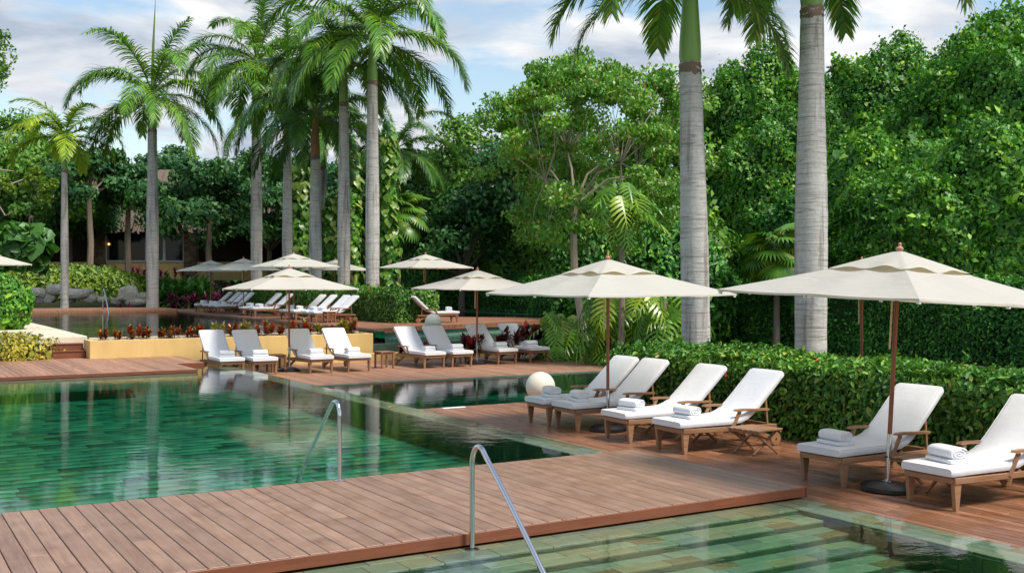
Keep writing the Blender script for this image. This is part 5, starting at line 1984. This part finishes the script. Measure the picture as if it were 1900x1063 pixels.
# climbing philodendron: big cut leaves
def split_leaf_mesh():
    V, F = [], []
    n = 8
    for side in (-1, 1):
        for k in range(n):
            t = k / (n - 1)
            x0 = -.12 + .98 * t
            w = .50 * math.sin(PI * (0.22 + .70 * t)) ** .8 * (1.0 - .25 * t)
            fw = .10 + .30 * t
            th = .050 * (1.2 - .5 * t)
            b = len(V)
            for j, u in enumerate((0, .5, .85, 1.0)):
                wd = [th * .95, th * 1.05, th * .75, th * .12][j]
                cx_ = x0 + fw * u + .05 * u * u
                cy_ = side * w * u
                z = .05 * u - .16 * u ** 2 - .12 * (cx_ / .9) ** 2
                V += [(cx_ - wd, cy_, z), (cx_ + wd, cy_, z)]
            for j in range(3):
                q = b + 2 * j
                F.append((q, q + 1, q + 3, q + 2) if side > 0 else (q, q + 2, q + 3, q + 1))
    # midrib strip and tip
    b = len(V)
    for k in range(6):
        x = -.16 + 1.22 * k / 5
        z = -.12 * (x / .9) ** 2
        w = .055 * (1 - k / 5) + .004
        V += [(x, -w, z + .004), (x, w, z + .004)]
    for k in range(5):
        q = b + 2 * k
        F.append((q, q + 2, q + 3, q + 1))
    return np_mesh('leaf', np.array(V), np.array(F))


SPLIT = split_leaf_mesh(); SPLIT.materials.append(MAT['philo'])


def philodendron(label, loc, leaves, seed, s=.8, stem_h=None):
    g = random.Random(seed)
    t = thing('philodendron', label, 'plant', loc, 0, 'split-leaf philodendrons')
    mb = MB()
    for (dx, dy, dz) in leaves:
        az = math.degrees(math.atan2(dy, dx)) if abs(dx) + abs(dy) > .05 else g.uniform(0, 360)
        # leaves lean out towards the open side and hang
        az = 239 + g.uniform(-65, 65) if g.random() < .75 else az
        o = obj('leaf', SPLIT, None, t, (dx, dy, dz), (g.uniform(-.3, .3), R(g.uniform(20, 68)), R(az)), s * g.uniform(.75, 1.25))
        mb.tube([(dx * .25, dy * .25, max(0, dz - .7)), (dx * .7, dy * .7, dz + .05), (dx, dy, dz)], [.014, .011, .009], 5)
    mb.build('stems', 'rachis', t)
    if stem_h:
        MB().tube([(0, 0, -.2), (.05, 0, stem_h * .5), (0, .04, stem_h)], [.1, .08, .06], 8).build('trunk', 'bark', t)
    return t


def leafcloud(n, rx, ry, z0, z1, seed):
    g = random.Random(seed)
    return [(g.uniform(-rx, rx), g.uniform(-ry, ry), g.uniform(z0, z1)) for _ in range(n)]


x, y = at(1160, 31.5)
philodendron('large philodendron with cut leaves hanging under the second near parasol', (x, y, -.2), leafcloud(46, 1.15, .7, 1.0, 2.4, 3), 3, .85, 2.2)
x, y = at(1232, 30)
philodendron('philodendron with drooping yellow-green leaves beside the shorter near palm', (x, y, -.2), leafcloud(34, .75, .5, 1.0, 2.3, 4), 4, .85, 2.0)
x, y = at(1062, 33.4)
philodendron('low spreading philodendron at the foot of the leaning tree', (x, y, -.25), leafcloud(50, 1.0, .6, .1, 1.5, 5), 5, .78)
x, y = at(1152, 30.2)
philodendron('philodendron climbing high beside the leaning tree crown', (x, y, -.1), leafcloud(16, .55, .35, 3.5, 5.0, 6), 6, .95, 4.9)
x, y = at(1115, 31.5)
philodendron('small philodendron clump between leaning tree and clipped hedge', (x, y, -.2), leafcloud(30, .6, .45, .1, 1.3, 8), 8, .62)
# leafy background behind them
for i, (px, d, z, rx, rz_, lb) in enumerate([(1150, 39, 2.2, 3.2, 2.6, 'dark shrub bank behind the philodendrons'), (1240, 37, 1.6, 2.4, 2.0, 'dark shrub bank behind the shorter near palm')]):
    x, y = at(px, d)
    bush('shrub_bank', lb, (x, y, z), (rx, 1.6, rz_), 9000, .19, 'ivy', 800 + i * 9, .18, .7, -.3, 'shrub', group='dark shrub banks')


for i, (px, X, py, w, lb) in enumerate([(905, 34.5, 420, 2.6, 'low shrubs behind the ivy hedge near the dense green tree'), (985, 34.0, 370, 2.8, 'low shrubs behind the ivy hedge near the leaning tree'), (1085, 33.5, 340, 3.0, 'low shrubs behind the ivy hedge past the leaning tree trunk'), (830, 35.5, 470, 3.0, 'low shrubs behind the far end of the ivy hedge')]):
    x, y, d = at_x(px, X)
    top = 2.15 + (522 - py) * d / 2001
    bush('shrub_bank', lb, (x, y, top * .5), (w, w, top * .55), 14000, .19, 'tree_mid', 860 + i * 9, .17, .7, .3, 'shrub', group='dark shrub banks', hexleaf=False, face=(-x / d, -y / d, .15), shoots=60)
# pothos columns
def heart_mesh():
    out = [(-.10, 0), (-.30, .16), (-.30, .34), (-.12, .46), (.15, .42), (.45, .26), (.78, .03), (.85, 0)]
    V = [(-.10, 0, .03), (.2, 0, .04), (.5, 0, 0), (.85, 0, -.12)]
    F = []
    for s in (1, -1):
        b = len(V)
        V += [(x, y * s, -.10 * abs(y) - (.12 if x > .7 else 0)) for x, y in out[1:-1]]
        q = [(0, b, b + 1), (0, b + 1, b + 2), (0, b + 2, 1), (1, b + 2, b + 3), (1, b + 3, 2), (2, b + 3, b + 4), (2, b + 4, b + 5), (2, b + 5, 3)]
        F += [f if s < 0 else tuple(reversed(f)) for f in q]
    return np_mesh('leaf', np.array(V), np.array(F))


HEART = heart_mesh(); HEART.materials.append(MAT['pothos'])


def pothos(label, loc, h, r, n, seed, s=.42):
    g = random.Random(seed)
    t = thing('climbing_pothos', label, 'vine', loc, 0, 'pothos climbing the trunks')
    MB().tube([(0, 0, -.2), (.05, .03, h * .5), (0, 0, h)], [.28, .24, .16], 9).build('trunk', 'bark', t, True)
    for i in range(n):
        z = h * g.random() ** .9
        a = R(239 + g.uniform(-110, 110))
        rr = r * g.uniform(.75, 1.2) * (1.0 - .35 * z / h)
        obj('leaf', HEART, None, t, (math.cos(a) * rr, math.sin(a) * rr, z), (g.uniform(-.4, .4), R(g.uniform(35, 85)), a + g.uniform(-.5, .5)), s * g.uniform(.7, 1.3))
    # dark leaf mass close to the stem
    P, T, N = mound_pts(1500, (0, 0, h * .5), (r * .8, r * .8, h * .52), seed + 40, .15, 1.0, 0)
    V, F = leaf_quads(P, T, N, .3, .2)
    obj('inner_leaves', np_mesh('inner_leaves', V, F), 'vine', t)['kind'] = 'stuff'


x, y = at(560, 62)
pothos('pothos with pale variegated leaves climbing between the middle palms', (x, y, .6), 8.2, .85, 150, 1)
x, y = at(650, 58)
pothos('pothos climbing behind the second palm from the hedge end', (x, y, .6), 8.6, .75, 130, 2)
x, y = at(722, 58)
pothos('pothos climbing a trunk just past the tall end palm', (x, y, .6), 9.6, .7, 120, 3)
x, y = at(612, 63)
pothos('pothos with dark lower leaves between the end palms', (x, y, .6), 6.4, .8, 100, 4)


# rosette plants: crotons, cordylines, ferns
def rosette(n, L, W, el0, el1, h0, h1, curl, seed, seg=4):
    """pointed strap leaves leaving a short stem"""
    g = np.random.default_rng(seed)
    V, F = [], []
    for i in range(n):
        az = i * 2.39996 + g.normal() * .2
        u = i / max(n - 1, 1)
        el = R(el0 + (el1 - el0) * u + g.normal() * 8)
        l = L * g.uniform(.7, 1.2)
        p = np.array([0, 0, h0 + (h1 - h0) * u])
        sd = np.array([-math.sin(az), math.cos(az), 0])
        b = len(V)
        for k in range(seg + 1):
            t = k / seg
            w = W * math.sin(PI * min(.98, .12 + .86 * t)) ** .8
            e = el - curl * t
            V += [p + sd * w / 2, p - sd * w / 2]
            p = p + np.array([math.cos(az) * math.cos(e), math.sin(az) * math.cos(e), math.sin(e)]) * l / seg
        for k in range(seg):
            q = b + 2 * k
            F.append((q, q + 2, q + 3, q + 1))
    return np_mesh('leaves', np.array(V), np.array(F))


def merge(meshes_xf):
    """join several numpy leaf meshes, each moved"""
    Vs, Fs, o = [], [], 0
    for me, M in meshes_xf:
        v = np.empty(len(me.vertices) * 3, np.float32); me.vertices.foreach_get('co', v); v = v.reshape(-1, 3)
        f = np.empty(len(me.loops), np.int32); me.loops.foreach_get('vertex_index', f); f = f.reshape(-1, 4)
        Mn = np.array(M)
        Vs.append(v @ Mn[:3, :3].T + Mn[:3, 3]); Fs.append(f + o); o += len(v)
    return np_mesh('leaves', np.concatenate(Vs), np.concatenate(Fs))


CRO = []
for k in range(3):
    parts = []
    gq2 = random.Random(k)
    for j in range(3):
        me = rosette(34, .21, .085, -12, 76, .08, .24 + .07 * j, R(30), 40 + k * 5 + j)
        parts.append((me, Matrix.Translation((gq2.uniform(-.15, .15), gq2.uniform(-.15, .15), gq2.uniform(-.02, .04)))))
    CRO.append(merge(parts))
crn = [5.75, 6.35, 6.95, 7.5, 8.05, 8.6, 9.15, 9.6, 10.15, 10.7, 11.15, 11.6, 11.95, 12.35, 12.7]
ords = ['first', 'second', 'third', 'fourth', 'fifth', 'sixth', 'seventh', 'eighth', 'ninth', 'tenth', 'eleventh', 'twelfth', 'thirteenth', 'fourteenth', 'fifteenth', 'sixteenth', 'seventeenth', 'eighteenth', 'nineteenth', 'twentieth']
CRM = {}
for c in ('croton', 'croton_dark', 'croton_yellow'):
    for k in range(3):
        m_ = CRO[k].copy(); m_.materials.clear(); m_.materials.append(MAT[c]); CRM[(c, k)] = m_
stem_me = MB().tube([(0, 0, -.05), (.01, 0, .15), (0, .01, .32)], [.014, .012, .008], 5).mesh('stem')
stem_me.materials.append(MAT['bark'])


def croton(label, loc, mat, s, k, group):
    t = thing('croton', label, 'plant', loc, random.uniform(0, 6), group, s)
    obj('leaves', CRM[(mat, k)], None, t)['kind'] = 'stuff'
    obj('stem', stem_me, None, t)


pxs = [190, 218, 246, 272, 298, 325, 353, 375, 402, 430, 454, 478, 499, 524, 545, 570, 593, 613, 635, 655]
for i, px in enumerate(pxs):
    a = YAW + math.atan((px - 950) / 2001)
    X = 31.0 * math.tan(a)
    cm = 'croton_yellow' if i in (8, 10, 16, 18) else 'croton'
    tone = 'yellow-green' if cm == 'croton_yellow' else 'red'
    croton(f'{tone} croton, {ords[i]} in the planter row counted from the wooden steps', (X, 31.0 + random.uniform(-.06, .06), .46), cm, random.uniform(.7, 1.0) * (1.0 if i % 3 else 1.1), i % 3, 'crotons in the yellow planter')
dk = [(790, 31.8, .9), (868, 31.9, 1.35), (890, 32.3, 1.2), (935, 33.0, 1.5), (905, 33.2, 1.3), (965, 33.0, 1.45), (985, 33.6, 1.7), (1008, 33.8, 1.9), (1030, 34.2, 1.8), (950, 33.6, 1.4), (1195, 31.0, 1.9), (1212, 31.4, 1.7), (745, 31.6, .8)]
dl = ['small croton behind the first two croton-side loungers', 'dark red croton behind the umbrella pole on the middle deck', 'second dark red croton behind the umbrella pole', 'dark red croton between the last two deck loungers', 'dark red croton peeping over the lounger behind the pole',
      'tall dark red croton behind the end lounger', 'bushy dark red croton against the lagoon', 'largest dark red croton against the lagoon', 'dark red croton touching the low philodendron', 'dark red croton low behind the end lounger pair',
      'dark red croton under the drooping philodendron', 'second dark red croton beside the shorter near palm', 'small croton beside the lone square stool']
for i, ((px, d, s), lb) in enumerate(zip(dk, dl)):
    x, y = at(px, d)
    croton(lb, (x, y, -.06 if y < 31 else .0), 'croton_dark', s * 1.0, i % 3, 'dark red crotons')

COR = []
for k in range(3):
    me = rosette(26, .62, .10, 0, 85, .25, .55, R(45), 70 + k)
    me.materials.append(MAT['cordyline']); COR.append(me)
FER = []
for k in range(3):
    me = rosette(34, .75, .12, 10, 80, .05, .25, R(75), 90 + k, 5)
    me.materials.append(MAT['fern']); FER.append(me)
gc = random.Random(9)
cl = []
for px in range(246, 452, 13):
    cl.append((px + gc.uniform(-4, 4), 77 + gc.uniform(-1, 1), 'wall'))
for px in range(318, 420, 12):
    cl.append((px + gc.uniform(-4, 4), 64.5 + gc.uniform(-.6, .6), 'edge'))
cl += [(192, 63, 'rock'), (238, 63, 'rock'), (224, 63.5, 'rock')]
cnt_ = {}
ords2 = ords + ['twenty-first', 'twenty-second', 'twenty-third']
for (px, d, kind) in cl:
    x, y = at(px, d)
    z = float(ground_height(np.array(x), np.array(y)))
    lab = {'wall': 'purple-red cordyline below the house wall', 'edge': 'magenta cordyline in the bed beside the loungers', 'rock': 'red cordyline among the rocks'}[kind]
    cnt_[kind] = cnt_.get(kind, 0) + 1
    lab = ords2[cnt_[kind] - 1] + ' ' + lab + ', counted from the spear-leaf palm'
    t = thing('cordyline', lab, 'plant', (x, y, z), gc.uniform(0, 6), {'wall': 'cordylines below the house wall', 'edge': 'cordylines in the front bed', 'rock': 'cordylines among the rocks'}[kind], gc.uniform(.8, 1.2) if kind != 'rock' else 1.0)
    obj('leaves', COR[gc.randrange(3)], None, t)['kind'] = 'stuff'
    MB_st = obj('stem', stem_me, None, t, scale=1.4)
for i, px in enumerate(range(296, 392, 11)):
    for d, rowname in ((67.0, 'front'), (70.0, 'back')):
        x, y = at(px + gc.uniform(-5, 5), d)
        z = float(ground_height(np.array(x), np.array(y)))
        t = thing('fern', f'bright green fern, {ords[i]} of the {rowname} fern row from the spear-leaf palm', 'plant', (x, y, z), gc.uniform(0, 6), 'ferns in the bed beside the palm', gc.uniform(1.5, 2.1))
        obj('leaves', FER[gc.randrange(3)], None, t)['kind'] = 'stuff'

# mounded bushes on the left
x, y = at(120, 71); bush('rounded_hedge', 'long rounded lime green hedge above the rocks', (x, y, 1.55), (5.7, 2.0, 1.6), 20000, .24, 'hedge_lime', 900, .05, .5, .8, 'hedge', aspect=.4, rot=-YAW)
x, y = at(15, 34.5); bush('round_bush', 'round bright green bush at the picture edge beside the terrace', (x - .45, y, 1.45), (1.35, 1.3, .95), 9000, .12, 'vine', 910, .12, 1.2, .3, 'bush', 6, 'pink_flower')
x, y = at(8, 28.6); bush('yellow_shrub', 'yellow-leaved shrub in the deck bed below the round bush', (x, y, .30), (.80, .65, .42), 3000, .085, 'yellow_shrub', 920, .25, 1.6, -.1, 'shrub', jit=.12, hull=.6)
x, y = at(40, 66); bush('elephant_ear', 'broad-leaved bright green plant behind the rounded hedge', (x, y, 4.2), (1.7, 1.4, 1.9), 420, .55, 'fern', 930, .2, .8, 2.0, 'plant', aspect=.8, hull=.8)


# rocks
def rock_mesh(seed):
    g = np.random.default_rng(seed)
    nu, nv = 14, 9
    D = np.array([(math.cos(b) * math.cos(a), math.cos(b) * math.sin(a), math.sin(b)) for b in np.linspace(-PI / 2 + .15, PI / 2 - .15, nv) for a in np.linspace(0, 2 * PI, nu, endpoint=False)])
    # boxy ellipsoid with facets
    q = np.sign(D) * np.abs(D) ** .62
    w = Wave(1.6, 8, seed); w2 = Wave(4.2, 8, seed + 1)
    P = q * (1 + .13 * w(D) + .06 * w2(D))[:, None]
    F = [(j * nu + i, j * nu + (i + 1) % nu, (j + 1) * nu + (i + 1) % nu, (j + 1) * nu + i) for j in range(nv - 1) for i in range(nu)]
    V = [tuple(p) for p in P]
    F += [tuple(reversed(range(nu))), tuple(range((nv - 1) * nu, nv * nu))]
    me = bpy.data.meshes.new('rock')
    me.from_pydata(V, [], F); me.update()
    me.polygons.foreach_set('use_smooth', [True] * len(F))
    me.set_sharp_from_angle(angle=R(38))
    me.materials.append(MAT['rock'])
    return me


RK = [rock_mesh(k) for k in range(5)]
rk = [(38, 556, 16, 9), (55, 542, 20, 8), (54, 553, 12, 9), (78, 545, 12, 7), (92, 552, 11, 11), (108, 536, 18, 10), (72, 556, 8, 6), (140, 546, 22, 9), (160, 552, 12, 8), (173, 555, 10, 7), (131, 554, 9, 7), (157, 541, 12, 5), (190, 556, 9, 5), (237, 545, 17, 14), (262, 551, 11, 7), (254, 560, 18, 7), (215, 558, 9, 6), (275, 556, 8, 7)]
rl = ['flat limestone rock at the near end of the rock row', 'wide limestone slab under the rounded hedge end', 'small rock below the wide slab', 'small rock left of the thin palm', 'upright square rock left of the thin palm', 'large rock behind the thin palm trunk', 'small low rock in front of the wide slab',
      'broad overhanging rock right of the thin palm', 'rock at the end of the broad overhang', 'small rock past the broad overhang', 'small rock under the broad overhang', 'thin rock on top of the broad overhang', 'low rock left of the red cordyline', 'large rounded boulder under the hedge', 'rock between the boulder and the spear-leaf palm',
      'flat pale rock at the water under the boulder', 'low rock beside the small handrail', 'rock against the spear-leaf palm trunk']
for i, ((px, py, w, h), lb) in enumerate(zip(rk, rl)):
    d = 64.5
    x, y = at(px, d)
    k = d / 2001
    z = 2.15 + (522 - py) * k
    o = obj('rock', RK[i % 5], None, None, (x, y, z), (0, 0, random.uniform(0, 6)), (w * k * 1.12, w * k * .8, h * k * 1.1))
    o.rotation_euler = (0, 0, -YAW + random.uniform(-.3, .3))
    tag(o, lb, 'rock', 'rocks along the far walkway')


# ------------------------------------------------------------------ thatched house
def house():
    d = 84.0
    k = d / 2001
    x, y = at(320, d)
    t = thing('thatched_house', 'yellow house with thatched roof and four dark windows behind the garden', 'house', (x, y, 2.6), -YAW)
    Z = lambda py: 2.15 + (522 - py) * k - 2.6
    Xp = lambda px: (px - 320) * k
    MB().box((Xp(60), 0.15, Z(520)), (Xp(700), .5, Z(486)), .01).build('wall', 'yellow', t)
    MB().box((Xp(60), 0.6, Z(486)), (Xp(700), .9, Z(400))).build('dark_backing', 'joist', t)  # near-black backing: the shade of the interior is put into its colour
    for (a, b) in ((195, 233), (233, 271), (271, 304), (304, 341)):
        w = MB()
        w.box((Xp(a), .08, Z(486)), (Xp(a) + .10, .2, Z(429)), .01).box((Xp(b) - .10, .08, Z(486)), (Xp(b) - .002, .2, Z(429)), .01)
        w.box((Xp(a) + .1, .08, Z(486)), (Xp(b) - .1, .2, Z(486) + .12), .01).box((Xp(a) + .1, .08, Z(429) - .1), (Xp(b) - .1, .2, Z(429)), .01)
        fo_ = w.build('window', 'window_frame', t)
        MB().box((Xp(a) + .1, .15, Z(486) + .12), (Xp(b) - .1, .17, Z(429) - .1)).build('pane', 'glass', fo_)
    for (a, b) in ((168, 195), (341, 365), (60, 90), (560, 590)):
        cgrp = MB().box((Xp(a), .05, Z(520)), (Xp(b), .6, Z(425))).build('stone_column', 'stacked_stone', t)
        z = Z(520)
        gg_ = random.Random(a)
        while z < Z(425) - .1:
            hh = gg_.uniform(.12, .24)
            xx = Xp(a)
            while xx < Xp(b) - .05:
                w_ = min(gg_.uniform(.25, .55), Xp(b) - xx)
                MB().box((xx + .01, -.02 + gg_.uniform(-.03, .02), z + .01), (xx + w_ - .01, .06, z + hh - .005), .015).build('stone', 'stacked_stone', cgrp)
                xx += w_
            z += hh
    # roof: thick eave fringe and tall steep thatch
    ev = MB()
    n = 90
    gg_ = random.Random(5)
    for i in range(n):
        xa = Xp(120) + (Xp(520) - Xp(120)) * i / n
        xb = Xp(120) + (Xp(520) - Xp(120)) * (i + 1) / n
        zb = Z(428) + gg_.uniform(-.25, .12)
        ev.add([(xa, -1.5, zb), (xb, -1.5, zb + gg_.uniform(-.1, .1)), (xb, .1, Z(372)), (xa, .1, Z(372)), (xa, -1.2, zb - .05), (xb, -1.2, zb - .05)], [(0, 1, 2, 3), (4, 5, 1, 0)])
    ev.build('eave_thatch', 'thatch', t)
    rf = MB()
    m = 30
    for i in range(m):
        a0, a1 = i / m, (i + 1) / m
        for j in range(6):
            u0, u1 = j / 6, (j + 1) / 6
            W = lambda u: (Xp(420) - Xp(150)) * (1 - .72 * u)
            cxm = (Xp(150) + Xp(420)) / 2 - 1.0
            P = lambda a, u: (cxm + (a - .5) * W(u), .2 + 6.0 * u + .1 * math.sin(a * 40 + u * 9), Z(385) + u * (Z(300) - Z(385)))
            rf.add([P(a0, u0), P(a1, u0), P(a1, u1), P(a0, u1)], [(0, 1, 2, 3)])
    rf.build('roof', 'thatch', t)
    for (px, py, r) in ((202, 453, .10), (412, 440, .08)):
        MB().lathe([(.001, -r), (r * .7, -r * .7), (r, 0), (r * .7, r * .7), (.001, r)], 12, (Xp(px), .02 if px < 400 else -.3, Z(py))).build('wall_lamp', 'glow', t, True)


house()


# dry leaves fallen along the foot of the near hedge
gl = np.random.default_rng(88)
n = 150
LP = np.stack([11.05 - np.abs(gl.normal(size=n)) * .35, gl.uniform(4.0, 15.0, n), np.full(n, ZR + .012)], 1)
LN = unit(np.array([0, 0, 1.0]) + gl.normal(size=(n, 3)) * .25)
V, F = leaf_quads(LP, np.cross(LN, rnd_dirs(n, gl)), LN, gl.uniform(.035, .07, n), gl.uniform(.02, .035, n))
tag(obj('fallen_leaves', np_mesh('fallen_leaves', V, F), leafmat('dry_leaf', [(0, (0.10, 0.06, 0.025)), (0.7, (0.28, 0.17, 0.06)), (1, (0.42, 0.30, 0.08))], 0.7, 0.1)),
    'dry leaves fallen along the foot of the near clipped hedge', 'leaves', kind='stuff')
